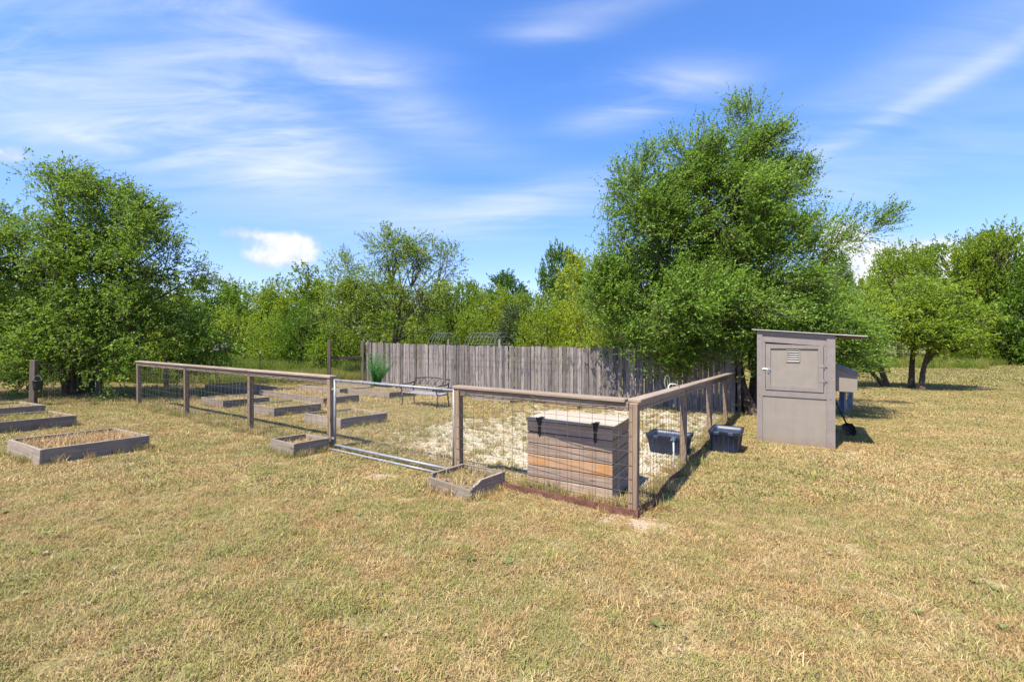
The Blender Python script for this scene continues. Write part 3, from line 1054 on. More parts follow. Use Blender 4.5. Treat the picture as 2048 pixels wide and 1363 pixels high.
def raised_bed(front, Lx, Ly, H, label, ang=ANG, mat='bed', weeds=500, fill=0.05, rough_corner=False, group='raised garden beds', T=0.038, weedh=0.12, seed=0):
    e = Vector((math.cos(ang), math.sin(ang), 0))
    v = Vector((-math.sin(ang), math.cos(ang), 0))
    c = Vector((front[0], front[1], 0)) - e * Lx / 2 + v * Ly / 2
    # lie along the slope
    h = 0.4
    nrm = Vector((tz(c.x - h, c.y) - tz(c.x + h, c.y), tz(c.x, c.y - h) - tz(c.x, c.y + h), 2 * h)).normalized()
    q = Vector((0, 0, 1)).rotation_difference(nrm) @ Euler((0, 0, ang)).to_quaternion()
    root = thing('raised_bed', label, 'raised bed', (c.x, c.y, tz(c.x, c.y)), q.to_euler(), group)
    BOXES.append((c.x, c.y, ang, Lx / 2 + .01, Ly / 2 + .01))
    rr = random.Random(seed + int(1000 * abs(front[0])))
    for s in (-1, 1):
        L = Lx
        me = box_mesh('board', (L, T, H + 0.05), M[mat], 0.004)
        z = H / 2 - .025
        rot = [rr.uniform(-.02, .02), rr.uniform(-.008, .008), rr.uniform(-.006, .006)]
        if rough_corner and s < 0:
            z -= 0.055
            rot[1] = 0.045
        link('board', me, root, (0, s * (Ly / 2 - T / 2), z), rot)
        L = Ly - 2 * T - .004
        me = box_mesh('board', (L, T, H + 0.05), M[mat], 0.004)
        z = H / 2 - .025 + (.003 if not (rough_corner and s > 0) else .0)
        if rough_corner and s > 0:   # rotted front end: ragged wedge instead of a square board
            mb = MB()
            r2 = random.Random(3)
            top, bot = [], []
            n = 22
            for i in range(n + 1):
                x = -L / 2 + L * i / n
                top.append((x, H / 2 + .025 - (0.07 * max(0, 1 - i / 6.0) * r2.uniform(.4, 1.2) if i < 6 else r2.uniform(0, .003))))
            vs, fs = [], []
            for (x, zt) in top:
                vs += [(x, -T / 2, -H / 2), (x, T / 2, -H / 2), (x, T / 2 - (.012 if x < -L / 2 + .15 else 0), zt), (x, -T / 2, zt - (.01 if x < -L / 2 + .15 else 0))]
            for i in range(n):
                for k in range(4):
                    a, b = i * 4 + k, i * 4 + (k + 1) % 4
                    fs.append((a, a + 4, b + 4, b))
            fs += [(0, 1, 2, 3), tuple(n * 4 + k for k in (3, 2, 1, 0))]
            mb.add(vs, fs)
            me = mb.mesh('board', M[mat])
        link('board', me, root, (s * (Lx / 2 - T / 2), 0, z), (rr.uniform(-.015, .015), rr.uniform(-.008, .008), R(90)))
    # soil
    nx_, ny_ = 12, 12
    mb = MB()
    hx, hy = Lx / 2 - T - .002, Ly / 2 - T - .002
    for j in range(ny_ + 1):
        for i in range(nx_ + 1):
            mb.v.append((-hx + 2 * hx * i / nx_, -hy + 2 * hy * j / ny_, H - fill + rr.uniform(-.015, .015)))
    for j in range(ny_):
        for i in range(nx_):
            a = j * (nx_ + 1) + i
            mb.f.append((a, a + 1, a + nx_ + 2, a + nx_ + 1))
            mb.m.append(0)
    link('soil', mb.mesh('soil', M['soil'], True), root)
    if weeds:
        r3 = np.random.RandomState(seed + 11)
        vv = blades(seed + 5, int(weeds * 1.6), 0, weedh * .25, weedh, 0.007, (0.2, 1.3), rect=(hx * .97, hy * .97)) + np.array([0, 0, H - fill])
        o = link('weeds', blade_mesh('weeds', vv, M['grass_green' if seed % 3 != 1 else 'grass']), root, kind='stuff')
    return root


raised_bed((-6.31, 6.07), 1.22, 1.25, 0.22, 'square bed of grey boards filled with dry grass, nearest bed at far left', R(-28.5), weeds=1100, seed=1)
raised_bed((-9.15, 7.85), 1.22, 1.25, 0.22, 'low bed with dry growth between the nearest bed and the shaded bed', R(-27), weeds=900, seed=2)
BOXES[-1] = BOXES[-1]
raised_bed((-11.2, 9.27), 1.22, 1.25, 0.21, 'shaded grey bed at the foot of the old post under the left tree', R(-25), weeds=500, seed=3)
raised_bed((-3.29, 6.84), 0.64, 0.62, 0.20, 'small square planter of brown boards against the left gate post', R(-33), weeds=160, fill=.09, seed=4, group='small square planters by the gate')
raised_bed((-0.466, 5.05), 0.66, 0.66, 0.185, 'small square planter with a rotted broken corner in front of the gate post', R(-35), weeds=330, fill=.06, rough_corner=True, seed=5, group='small square planters by the gate')
raised_bed((-3.47, 9.19), 1.25, 1.22, 0.22, 'square grey bed directly behind the left gate post', weeds=700, seed=6)
raised_bed((-5.55, 10.6), 1.25, 1.22, 0.22, 'square grey bed between the long pale bed and the small gate planter', weeds=650, seed=7)
raised_bed((-7.5, 11.8), 1.25, 1.22, 0.22, 'square grey bed seen through the wire farthest left in its row', weeds=600, seed=8)
raised_bed((-5.33, 12.86), 3.5, 1.22, 0.22, 'long pale bed lying behind the row of three square beds', weeds=1000, seed=9)
raised_bed((-9.0, 15.1), 2.6, 1.2, 0.22, 'long bed in the tree shade at the far left of the garden', weeds=500, seed=10)
raised_bed((-5.95, 15.7), 2.44, 1.22, 0.22, 'pale bed behind the long bed, in front of the open rail of the back fence', weeds=600, seed=11)
raised_bed((-4.0, 14.8), 2.2, 1.22, 0.22, 'pale bed whose dark end reaches the left arm of the garden bench', weeds=500, seed=12)
raised_bed((-5.6, 18.0), 2.44, 1.1, 0.22, 'small pale bed at the foot of the ferny green plant', weeds=400, seed=13)
raised_bed((-2.9, 16.5), 1.9, 1.1, 0.22, 'bed behind the garden bench against the picket fence', weeds=400, seed=14)
raised_bed((-0.06, 14.1), 1.5, 1.22, 0.22, 'tan bed under the top rail right of the gate post, left of the orange one', mat='bed', weeds=400, seed=15)
raised_bed((1.86, 13.0), 1.25, 1.22, 0.22, 'bed of fresh orange boards beyond the lid of the wooden chest', mat='bed_new', weeds=350, seed=16)

# ------------------------------------------------------------------ wooden chest
CW, CDp, CHh = 1.08, 0.68, 0.835
cf = Vector((1.125, 5.10, 0))
cang = R(-30)
ce, cvv = Vector((math.cos(cang), math.sin(cang), 0)), Vector((-math.sin(cang), math.cos(cang), 0))
cc = cf - ce * CW / 2 + cvv * CDp / 2
chest = thing('wooden_chest', 'weathered plank storage chest with pale lid and black strap hinges behind the front fence', 'chest', (cc.x, cc.y, tz(cf.x, cf.y) - 0.005), (0, 0, cang))
BOXES.append((cc.x, cc.y, cang, CW / 2, CDp / 2))
ph = 0.1365
for k in range(6):
    z = 0.005 + ph * (k + .5)
    m_ = M['chest_orange'] if k in (2,) else M['chest']
    for s in (-1, 1):
        me = box_mesh('plank', (CW, 0.02, ph - 0.010), m_ if s < 0 else M['chest'], 0.003)
        link('plank', me, chest, (0, s * (CDp / 2 - .01), z), (rnd.uniform(-.006, .006), rnd.uniform(-.003, .003), 0))
        me = box_mesh('plank', (CDp - 0.044, 0.02, ph - 0.010), M['chest'], 0.003)
        link('plank', me, chest, (s * (CW / 2 - .012), 0, z), (0, 0, R(90)))
mb = MB()
mb.box((0, 0, .41), (CW - .05, CDp - .05, 0.79))
link('inner_shade', mb.mesh('inner_shade', M['dark_in']), chest)  # added black filling, painted-in shade between the chest planks
for k in range(4):
    w_ = (CDp + .03) / 4
    me = box_mesh('lid_board', (CW + .03, w_ - .004, 0.024), M['chest_lid'], 0.004)
    link('lid_board', me, chest, (0, -CDp / 2 - .015 + w_ * (k + .5), 0.005 + ph * 6 + .016 + k * .0015), (0.002, 0, 0))
for x in (-CW / 2 + 0.17, CW / 2 - 0.20):
    hroot = None
    mb = MB()
    y = -CDp / 2 - .0045
    # tapering strap with pointed end
    prof = [(-.032, 0), (.032, 0), (.018, -.06), (.016, -.13), (.022, -.15), (0, -.19), (-.022, -.15), (-.016, -.13), (-.018, -.06)]
    vs = [(px_, 0.003 * s, pz_) for s in (-1, 1) for (px_, pz_) in prof]
    n = len(prof)
    mb.add([(a + x, b + y, c + 0.822) for a, b, c in vs], [tuple(range(n)), tuple(reversed(range(n, 2 * n)))] + [(i, i + n, (i + 1) % n + n, (i + 1) % n) for i in range(n)])
    mb.box((x, y - .008, .846), (.075, .018, .03), ch=.004)
    mb.tube([(x - .04, y - .012, .866), (x + .05, y - .012, .866)], .007, 6)
    mb.box((x, -CDp / 2 + .05, .8655), (.05, .1, .005))
    link('strap_hinge', mb.mesh('strap_hinge', M['black_iron']), chest)


# ------------------------------------------------------------------ plastic totes
def tote(label, center, rz, lx, ly, h, group):
    root = thing('plastic_tub', label, 'tub', (center[0], center[1], tz(*center) + .004), (0, 0, rz), group)
    BOXES.append((center[0], center[1], rz, lx / 2 - .03, ly / 2 - .03))

    def ring(hx, hy, z, r=0.05, n=5):
        out = []
        for (sx, sy, a0) in ((1, 1, 0), (-1, 1, 90), (-1, -1, 180), (1, -1, 270)):
            for i in range(n):
                a = R(a0 + 90 * i / (n - 1))
                out.append((sx * (hx - r) + r * math.cos(a), sy * (hy - r) + r * math.sin(a), z))
        return out

    mb = MB()
    b = 0.80
    prof = [(b * lx / 2, b * ly / 2, 0.0), (b * lx / 2 + .004, b * ly / 2 + .004, .012), (.93 * lx / 2, .93 * ly / 2, h * .8), (.955 * lx / 2, .955 * ly / 2, h * .8 + .006), (.965 * lx / 2, .965 * ly / 2, h)]
    inner = [(.965 * lx / 2 - .006, .965 * ly / 2 - .006, h), (.93 * lx / 2 - .012, .93 * ly / 2 - .012, h * .8), (b * lx / 2 - .008, b * ly / 2 - .008, .012)]
    rings = [ring(*p) for p in prof + inner]
    n = len(rings[0])
    for rg in rings:
        mb.v += rg
    for i in range(len(rings) - 1):
        for k in range(n):
            k2 = (k + 1) % n
            mb.f.append((i * n + k, i * n + k2, (i + 1) * n + k2, (i + 1) * n + k))
            mb.m.append(0)
    mb.f.append(tuple(reversed(range(n))))
    mb.f.append(tuple((len(rings) - 1) * n + k for k in range(n)))
    mb.m += [0, 0]
    # shallow ribs down the sides
    body = link('body', mb.mesh('body', M['tote'], True), root)
    mb = MB()
    for s in (-1, 1):
        for k in range(-2, 3):
            y0, y1 = (b * ly / 2 + .004), (.93 * ly / 2 + .003)
            x = k * lx * .15
            mb.tube([(x, s * y0, .03), (x, s * y1, h * .78)], .007, 6)
        for k in (-1, 0, 1):
            x0, x1 = (b * lx / 2 + .004), (.93 * lx / 2 + .003)
            mb.tube([(s * x0, k * ly * .2, .03), (s * x1, k * ly * .2, h * .78)], .007, 6)
    link('rib', mb.mesh('rib', M['tote']), root)
    mb = MB()
    r0, r1, r2, r3 = ring(lx / 2 - .012, ly / 2 - .012, h - .03), ring(lx / 2, ly / 2, h - .032), ring(lx / 2, ly / 2, h + .006), ring(.965 * lx / 2 - .005, .965 * ly / 2 - .005, h + .006)
    for rg in (r0, r1, r2, r3):
        mb.v += rg
    for i in range(3):
        for k in range(n):
            k2 = (k + 1) % n
            mb.f.append((i * n + k, i * n + k2, (i + 1) * n + k2, (i + 1) * n + k))
            mb.m.append(0)
    link('rim', mb.mesh('rim', M['tote_dark'], False), root)
    for s in (-1, 1):
        for k in (-1, 1):
            me = box_mesh('clip', (.085, .02, .05), M['tote'], .006)
            link('clip', me, root, (k * lx * .22, s * (ly / 2 + .006), h - .022))
        me = box_mesh('clip', (.02, .14, .035), M['tote_dark'], .006)
        link('clip', me, root, (s * (lx / 2 + .006), 0, h - .022))
    return root


tote('empty dark blue plastic tub inside the wire, behind the white standpipe', (2.66, 7.68), R(-35), 0.66, 0.55, 0.32, 'open plastic tubs')
tote('empty dark blue plastic tub standing outside the side fence on open grass', (3.76, 7.98), R(-33), 0.50, 0.68, 0.37, 'open plastic tubs')

# ------------------------------------------------------------------ water standpipe and bent pipe
sx, sy = 2.29, 6.45
sp = thing('standpipe', 'thin white water pipe with a tap on top beside the side fence', 'tap', (sx, sy, tz(sx, sy)))
mb = MB()
mb.tube([(0, 0, -.05), (0.003, 0, .22), (0, 0, .44)], .0115, 8)
link('pipe', mb.mesh('pipe', M['white'], True), sp)
mb = MB()
mb.tube([(0, 0, .43), (0, 0, .455), (0, 0, .47)], [.017, .019, .012], 8)
mb.tube([(0, 0, .462), (-.03, -.01, .462), (-.045, -.015, .445)], .009, 7)
mb.tube([(0, 0, .47), (0, 0, .488)], .005, 6)
mb.box((0, 0, .491), (.055, .012, .008), ch=.002)
link('tap', mb.mesh('tap', M['teal']), sp)
bx, by = run_xy(1.78, CORNER, SIDE)
bp = thing('bent_handle', 'white bent pipe with a thin wire loop on top of the side fence rail', 'handle', (bx, by, tz(bx, by) + POST_H + .04))
mb = MB()
mb.tube([(-.045, .03, -.10), (-.05, .02, .0), (-.04, .02, .045), (-.02, .02, .06), (.06, .06, .052), (.14, .12, .012)], .0085, 8)
link('pipe', mb.mesh('pipe', M['white'], True), bp)
mb = MB()
for k in range(3):
    mb.tube([(-.06 + (.032 + .004 * k) * math.cos(a), .03 + .008 * k, .085 + (.10 - .01 * k) * math.sin(a)) for a in [2 * math.pi * i / 18 for i in range(19)]], .0028, 5, cap=False)
link('wire_loop', mb.mesh('wire_loop', M['galv']), bp)

# ------------------------------------------------------------------ garden bench
bn = thing('garden_bench', 'dark iron garden bench with curved arms and crossed lattice back on the gravel', 'bench', (-3.22, 13.3, tz(-2.7, 13.1)), (0, 0, R(-31)))
BL, BD = 1.32, 0.48
for x in (0.0, BL):
    mb = MB()
    mb.tube([(x, 0.0, -.06), (x, .015, .12), (x, .02, .40)], [.014, .017, .02], 7)
    link('leg', mb.mesh('leg', M['bench_iron'], True), bn)
    mb = MB()
    mb.tube([(x, BD + .07, -.06), (x, BD + .03, .15), (x, BD, .40), (x, BD + .04, .62), (x, BD + .10, .80)], [.014, .017, .02, .018, .014], 7)
    link('leg', mb.mesh('leg', M['bench_iron'], True), bn)
    mb = MB()
    mb.tube([(x, .02, .38), (x, -.025, .50), (x, .01, .60), (x, .10, .635), (x, .3, .625), (x, BD + .05, .66)], .017, 7)
    mb.tube([(x + .002, .10 + .06 * math.cos(a), .50 + .06 * math.sin(a)) for a in [2 * math.pi * i / 12 for i in range(13)]], .007, 5, cap=False)
    link('arm', mb.mesh('arm', M['bench_iron'], True), bn)
    mb = MB()
    mb.tube([(x, 0.02, .365), (x, BD, .365)], .014, 6)
    link('side_rail', mb.mesh('side_rail', M['bench_iron']), bn)
slat = box_mesh('seat_slat', (BL, .066, .022), M['bench_slat'], .005)
for k in range(6):
    link('seat_slat', slat, bn, (BL / 2, .035 + k * .082, .392 - .02 * math.sin(math.pi * k / 5)))
bk = link('backrest', None, bn)
mb = MB()
mb.tube([(0, BD + .09, .77), (BL * .3, BD + .10, .80), (BL / 2, BD + .10, .81), (BL * .7, BD + .10, .80), (BL, BD + .09, .77)], .017, 7)
mb.tube([(0, BD + .01, .47), (BL, BD + .01, .47)], .013, 6)
bm_ = mb.mesh('back_frame', M['bench_iron'], True)
link('back_frame', bm_, bk)
mb = MB()
for k in range(4):
    x0, x1 = .08 + k * (BL - .16) / 4, .08 + (k + 1) * (BL - .16) / 4
    mb.tube([(x0, BD + .01, .47), ((x0 + x1) / 2 - .02, BD + .05, .63), (x1, BD + .095, .79)], .0085, 5)
    mb.tube([(x1, BD + .015, .47), ((x0 + x1) / 2 + .02, BD + .055, .63), (x0, BD + .10, .79)], .0085, 5)
    mb.tube([((x0 + x1) / 2 + .035 * math.cos(a), BD + .05, .63 + .035 * math.sin(a)) for a in [2 * math.pi * i / 10 for i in range(11)]], .006, 5, cap=False)
link('lattice', mb.mesh('lattice', M['bench_iron']), bk)

# ------------------------------------------------------------------ chicken coop
cz = min(tz(4.76, 8.87), tz(5.8, 8.19))
coop = thing('chicken_coop', 'tall narrow taupe chicken coop with a vented door and slanting roof', 'coop', (4.77, 8.86, tz(4.77, 8.86)), (0, 0, R(-33.2)))
W, D_ = 1.245, 2.3
HL, HR = 2.165, 2.07     # wall heights left and right (the roof falls to the right)
e0 = Vector((math.cos(R(-33.2)), math.sin(R(-33.2)), 0))
ccx = Vector((4.77, 8.86, 0)) + e0 * W / 2 + Vector((-e0.y, e0.x, 0)) * D_ / 2
BOXES.append((ccx.x, ccx.y, R(-33.2), W / 2, D_ / 2))


def slab(name, x0, x1, y0, y1, z0, z1, mat, zl=None, parent=None, ch=.002):
    """box part; zl = (top at x0, top at x1) for a slanting top"""
    mb = MB()
    if zl is None:
        mb.box(((x0 + x1) / 2, (y0 + y1) / 2, (z0 + z1) / 2), (x1 - x0, y1 - y0, z1 - z0), ch=ch)
    else:
        vs = [(x0, y0, z0), (x1, y0, z0), (x1, y1, z0), (x0, y1, z0), (x0, y0, zl[0]), (x1, y0, zl[1]), (x1, y1, zl[1]), (x0, y1, zl[0])]
        mb.add(vs, [(0, 3, 2, 1), (4, 5, 6, 7), (0, 1, 5, 4), (1, 2, 6, 5), (2, 3, 7, 6), (3, 0, 4, 7)])
    return link(name, mb.mesh(name, M[mat]), parent or coop)


def hz_(x):
    return HL + (HR - HL) * x / W


slab('body', 0.012, W - .012, .022, 1.5, -.12, 2, 'coop_panel', (hz_(0) - .02, hz_(W) - .02))
slab('corner_board', 0, .095, 0, .022, -.10, 2, 'coop_trim', (hz_(0), hz_(.095)))
slab('corner_board', W - .13, W, 0, .022, -.12, 2, 'coop_trim', (hz_(W - .13), hz_(W)))
slab('corner_board', -.0, .022, .0225, .11, -.10, 2, 'coop_trim', (hz_(0), hz_(.02)))
slab('corner_board', W - .022, W + .0, .0225, .11, -.12, 2, 'coop_trim', (hz_(W - .02), hz_(W)))
slab('top_board', .0955, W - .1305, 0.001, .022, 2, 2, 'coop_trim').data = (lambda: None)() or bpy.data.meshes.new('top_board')
for nm, d0, d1 in (('top_board', .0, -.075), ('frame_board', -.125, -.215)):
    mb = MB()
    xa, xb = .0955, W - .1305
    vs = [(xa, .001, hz_(xa) + d1), (xb, .001, hz_(xb) + d1), (xb, .022, hz_(xb) + d1), (xa, .022, hz_(xa) + d1),
          (xa, .001, hz_(xa) + d0), (xb, .001, hz_(xb) + d0), (xb, .022, hz_(xb) + d0), (xa, .022, hz_(xa) + d0)]
    mb.add(vs, [(0, 3, 2, 1), (4, 5, 6, 7), (0, 1, 5, 4), (1, 2, 6, 5), (2, 3, 7, 6), (3, 0, 4, 7)])
    link(nm, mb.mesh(nm, M['coop_trim']), coop)
for o in [o for o in coop.children if o.name.startswith('top_board') and len(o.data.vertices) == 0]:
    bpy.data.objects.remove(o)
slab('frame_board', .0955, W - .1305, .001, .022, .90, 1.015, 'coop_trim')
slab('frame_board', .0955, .14, .001, .022, 1.0155, 1.955, 'coop_trim')
slab('frame_board', 1.075, W - .1305, .001, .022, 1.0155, 1.885, 'coop_trim')
slab('sill_board', .0955, W - .1305, .004, .022, -.10, .02, 'coop_panel')
slab('lower_panel', .0955, W - .1305, .017, .0215, .0205, .8995, 'coop_panel')
door = link('door', None, coop)
slab('gap_shade', .1405, 1.0745, .0207, .0212, 1.0175, 1.868, 'dark_in', (1.954, 1.884), ch=0)  # thin black sheet added to paint shade into the gap around the door
slab('door_panel', .23, .985, .010, .0205, 1.105, 1.815, 'coop_panel', parent=door)
slab('door_stile', .147, .2295, -.012, .0215, 1.022, 1.902, 'coop_trim', parent=door)
slab('door_stile', .9855, 1.068, -.012, .0215, 1.022, 1.868, 'coop_trim', parent=door)
slab('door_rail', .23, .985, -.012, .0215, 1.022, 1.1045, 'coop_trim', parent=door)
slab('door_rail', .23, .985, -.012, .0215, 1.8155, 1.87, 'coop_trim', (1.899, 1.871), parent=door)
vent = link('vent', None, coop)
slab('void', .505, .69, .0085, .0098, 1.575, 1.775, 'dark_in', parent=vent, ch=0)  # black sheet on the solid door, painted shade behind the louvers
for (a, b, c, d) in ((.485, .503, 1.56, 1.79), (.692, .71, 1.56, 1.79)):
    slab('vent_frame', a, b, -.002, .0097, c, d, 'coop_panel', parent=vent, ch=.001)
for (c, d) in ((1.556, 1.574), (1.776, 1.794)):
    slab('vent_frame', .5035, .6915, -.002, .0097, c, d, 'coop_panel', parent=vent, ch=.001)
for k in range(5):
    mb = MB()
    mb.box((.597, .0005, 1.588 + k * .041), (.183, .020, .004), Matrix.Rotation(R(38), 3, 'X'))
    link('louver', mb.mesh('louver', M['white_vent']), vent)
mb = MB()
mb.tube([(.10, -.008, 1.42), (.235, -.015, 1.415)], .007, 6)
mb.box((.122, -.006, 1.425), (.05, .012, .035), ch=.003)
mb.box((.205, -.018, 1.415), (.06, .01, .03), ch=.003)
mb.tube([(.18, -.024, 1.41), (.185, -.034, 1.36), (.198, -.028, 1.35), (.205, -.022, 1.40)], .006, 6)
link('latch', mb.mesh('latch', M['steel']), coop)
for z in (1.50, 1.235):
    mb = MB()
    mb.box((1.045, -.0145, z), (.085, .004, .055), ch=.001)
    mb.box((1.112, -.001, z), (.06, .003, .09), ch=.001)
    mb.tube([(1.082, -.016, z - .05), (1.082, -.016, z + .05)], .006, 6)
    mb.box((1.09, -.017, z), (.07, .006, .012))
    link('hinge', mb.mesh('hinge', M['coop_trim']), coop)
mb = MB()
for x in (.045, W - .065):
    for z in (.1, .5, .9, 1.3, 1.7, 2.0):
        mb.box((x, -.0012, z), (.010, .003, .010), Matrix.Rotation(.6, 3, 'Y'))
sc_ = link('screw_heads', mb.mesh('screw_heads', M['dark_in']), coop, kind='stuff')
# roof sheet: overhangs a little on the left and a lot on the right
slope = (HR - HL) / W
xl, xr = -.085, W + .46
mb = MB()
vs = []
for (y) in (-.05, D_ + .05):
    for x in (xl, xr):
        vs.append((x, y, HL + slope * x + .004))
vs += [(a, b, c + .013) for a, b, c in vs]
mb.add(vs, [(0, 2, 3, 1), (4, 5, 7, 6), (0, 1, 5, 4), (1, 3, 7, 5), (3, 2, 6, 7), (2, 0, 4, 6)])
link('roof', mb.mesh('roof', M['coop_roof']), coop)
for k in range(3):     # rafters carrying the overhang
    mb = MB()
    y = .5 + k * .85
    mb.box((W + .22, y, HL + slope * (W + .22) - .028), (.44, .038, .06), Matrix.Rotation(-math.atan(slope), 3, 'Y'))
    link('rafter', mb.mesh('rafter', M['coop_trim']), coop)
# rear corner posts and wire behind the box
for (x, y) in ((.04, D_ - .04), (W - .04, D_ - .04)):
    slab('frame_post', x - .035, x + .035, y - .035, y + .035, -.15, 2, 'coop_trim', (hz_(x - .035), hz_(x + .035)))
slab('bottom_rail', W - .06, W - .02, 1.5005, D_ - .08, .02, .11, 'coop_trim')
# nest box on the right wall
ny0, ny1, np_ = .42, 1.12, .345
nest = link('nest_box', None, coop)
mb = MB()
x0, x1 = W + .003, W + np_
nz0, nzl, nzr = 1.02, 1.475, 1.325
vs = [(x0, ny0, nz0), (x1, ny0, nz0), (x1, ny1, nz0), (x0, ny1, nz0), (x0, ny0, nzl), (x1, ny0, nzr), (x1, ny1, nzr), (x0, ny1, nzl)]
mb.add(vs, [(0, 3, 2, 1), (4, 5, 6, 7), (0, 1, 5, 4), (1, 2, 6, 5), (2, 3, 7, 6), (3, 0, 4, 7)])
link('box', mb.mesh('box', M['coop_panel']), nest)
mb = MB()
sl = (nzr - nzl) / (x1 - x0)
vs = []
for y in (ny0 - .02, ny1 + .02):
    for x in (x0, x1 + .03):
        vs.append((x, y, nzl + sl * (x - x0) + .004))
vs += [(a, b, c + .03) for a, b, c in vs]
mb.add(vs, [(0, 2, 3, 1), (4, 5, 7, 6), (0, 1, 5, 4), (1, 3, 7, 5), (3, 2, 6, 7), (2, 0, 4, 6)])
link('nest_lid', mb.mesh('nest_lid', M['coop_panel']), nest)
mb = MB()
vs = []
for y in (ny0 + .02, ny1 + .02):
    for x in (x0, x1 + .0):
        vs.append((x, y, nzl + sl * (x - x0) + .036))
vs += [(a, b, c + .02) for a, b, c in vs]
mb.add(vs, [(0, 2, 3, 1), (4, 5, 7, 6), (0, 1, 5, 4), (1, 3, 7, 5), (3, 2, 6, 7), (2, 0, 4, 6)])
link('lid_sheet', mb.mesh('lid_sheet', M['nest_roof']), nest)
slab('wall_panel', W - .02, W - .004, 1.505, D_ - .085, .95, 1.5, 'coop_panel')

# wire run behind the coop
rx = Vector((9.7, 13.35, 0))
run = thing('wire_run', 'low wire pen on blue grey posts far behind the coop', 'pen', (rx.x, rx.y, tz(rx.x, rx.y)))
run_post = box_mesh('pen_post', (.13, .13, 1.3), M['nest_roof'], .004)
RP = [(0, 0), (1.3, 1.45), (-1.2, 2.5)]
for (x, y) in RP:
    link('pen_post', run_post, run, (x, y, .42 + tz(rx.x + x, rx.y + y) - tz(rx.x, rx.y)), (0, 0, .6))
for (a, b) in ((RP[0], RP[1]), (RP[1], RP[2])):
    mb = wire_panel((*a, 0), (*b, 0), lambda x, y: tz(rx.x + x, rx.y + y) - tz(rx.x, rx.y), 1.0, Vector((.02, -.02, 0)), .08, [.07 * i + .03 for i in range(14)], .0016, 0)
    link('wire_mesh', mb.mesh('wire_mesh', M['galv']), run)

# shovel leaning on the pen
hx0, hy0 = 7.2, 9.62
sh = thing('shovel', 'shovel with dark handle and black blade leaning below the nest box', 'shovel', (hx0, hy0, tz(hx0, hy0)))
ld = Vector((-.36, .18, 1.0)).normalized()
mb = MB()
mb.tube([ld * .24, ld * .7, ld * 1.22], [.016, .017, .016], 8)
link('handle', mb.mesh('handle', M['black_iron'], True), sh)
mb = MB()
bw = Vector((.8, -.55, .28)).normalized()
bn_ = ld.cross(bw).normalized()
rows = [(0.30, .03), (.27, .10), (.18, .115), (.08, .10), (.02, .05), (-.02, .005)]
vs = []
for (s_, wd) in rows:
    for k in range(5):
        f = (k - 2) / 2
        vs.append(ld * s_ + bw * wd * f + bn_ * (.03 * (1 - f * f)))
vs2 = [v + bn_ * .004 for v in vs]
nn = len(vs)
fs = []
for i in range(len(rows) - 1):
    for k in range(4):
        a = i * 5 + k
        fs.append((a, a + 1, a + 6, a + 5))
        fs.append((a + nn, a + 5 + nn, a + 6 + nn, a + 1 + nn))
mb.add(vs + vs2, fs)
link('blade', mb.mesh('blade', M['black_iron']), sh)

# ------------------------------------------------------------------ arched wire trellises behind the fence
for k, (tx, ty, lab, n_h) in enumerate(((-3.55, 21.6, 'arched wire trellis behind the picket fence, left one half lost in leaves', 5), (-1.75, 20.6, 'arched wire trellis behind the picket fence, right one with clear hoops', 9))):
    tr = thing('wire_trellis', lab, 'trellis', (tx, ty, tz(tx, ty)), (0, 0, ANG), 'wire arches behind the fence')
    for i in range(n_h):
        mb = MB()
        mb.tube([(i * .2, .75 * math.cos(a), 1.3 + 1.15 * math.sin(a)) if 0 < a < math.pi else (i * .2, .75 * math.cos(a), 0) for a in [-.01] + [math.pi * j / 16 for j in range(17)] + [math.pi + .01]], .0055, 5)
        link('hoop', mb.mesh('hoop', M['galv']), tr)
    mb = MB()
    for j in range(1, 16, 2):
        a = math.pi * j / 16
        mb.tube([(0, .75 * math.cos(a), 1.3 + 1.15 * math.sin(a)), ((n_h - 1) * .2, .75 * math.cos(a), 1.3 + 1.15 * math.sin(a))], .003, 4)
    link('cross_wire', mb.mesh('cross_wire', M['galv']), tr)

# pale grey tank half hidden in the weeds
kx, ky = -15.3, 24.0
tk = thing('storage_tank', 'pale grey rounded tank half hidden in weeds beyond the left fence', 'tank', (kx, ky, tz(kx, ky)), (0, 0, R(20)))
mb = MB()
mb.tube([(-.36, 0, 1.36), (-.33, 0, 1.36), (-.2, 0, 1.38), (.2, 0, 1.47), (.32, 0, 1.49), (.38, 0, 1.49)], [.08, .22, .28, .31, .25, .1], 16)
link('shell', mb.mesh('shell', M['tank'], True), tk)
for x in (-.25, .25):
    mb = MB()
    mb.tube([(x, 0, -.1), (x, 0, 1.25)], .05, 6)
    link('leg', mb.mesh('leg', M['old_post']), tk)
mb = MB()
mb.box((-.38, -.06, 1.36), (.02, .15, .16))
link('plate', mb.mesh('plate', M['white_vent']), tk)


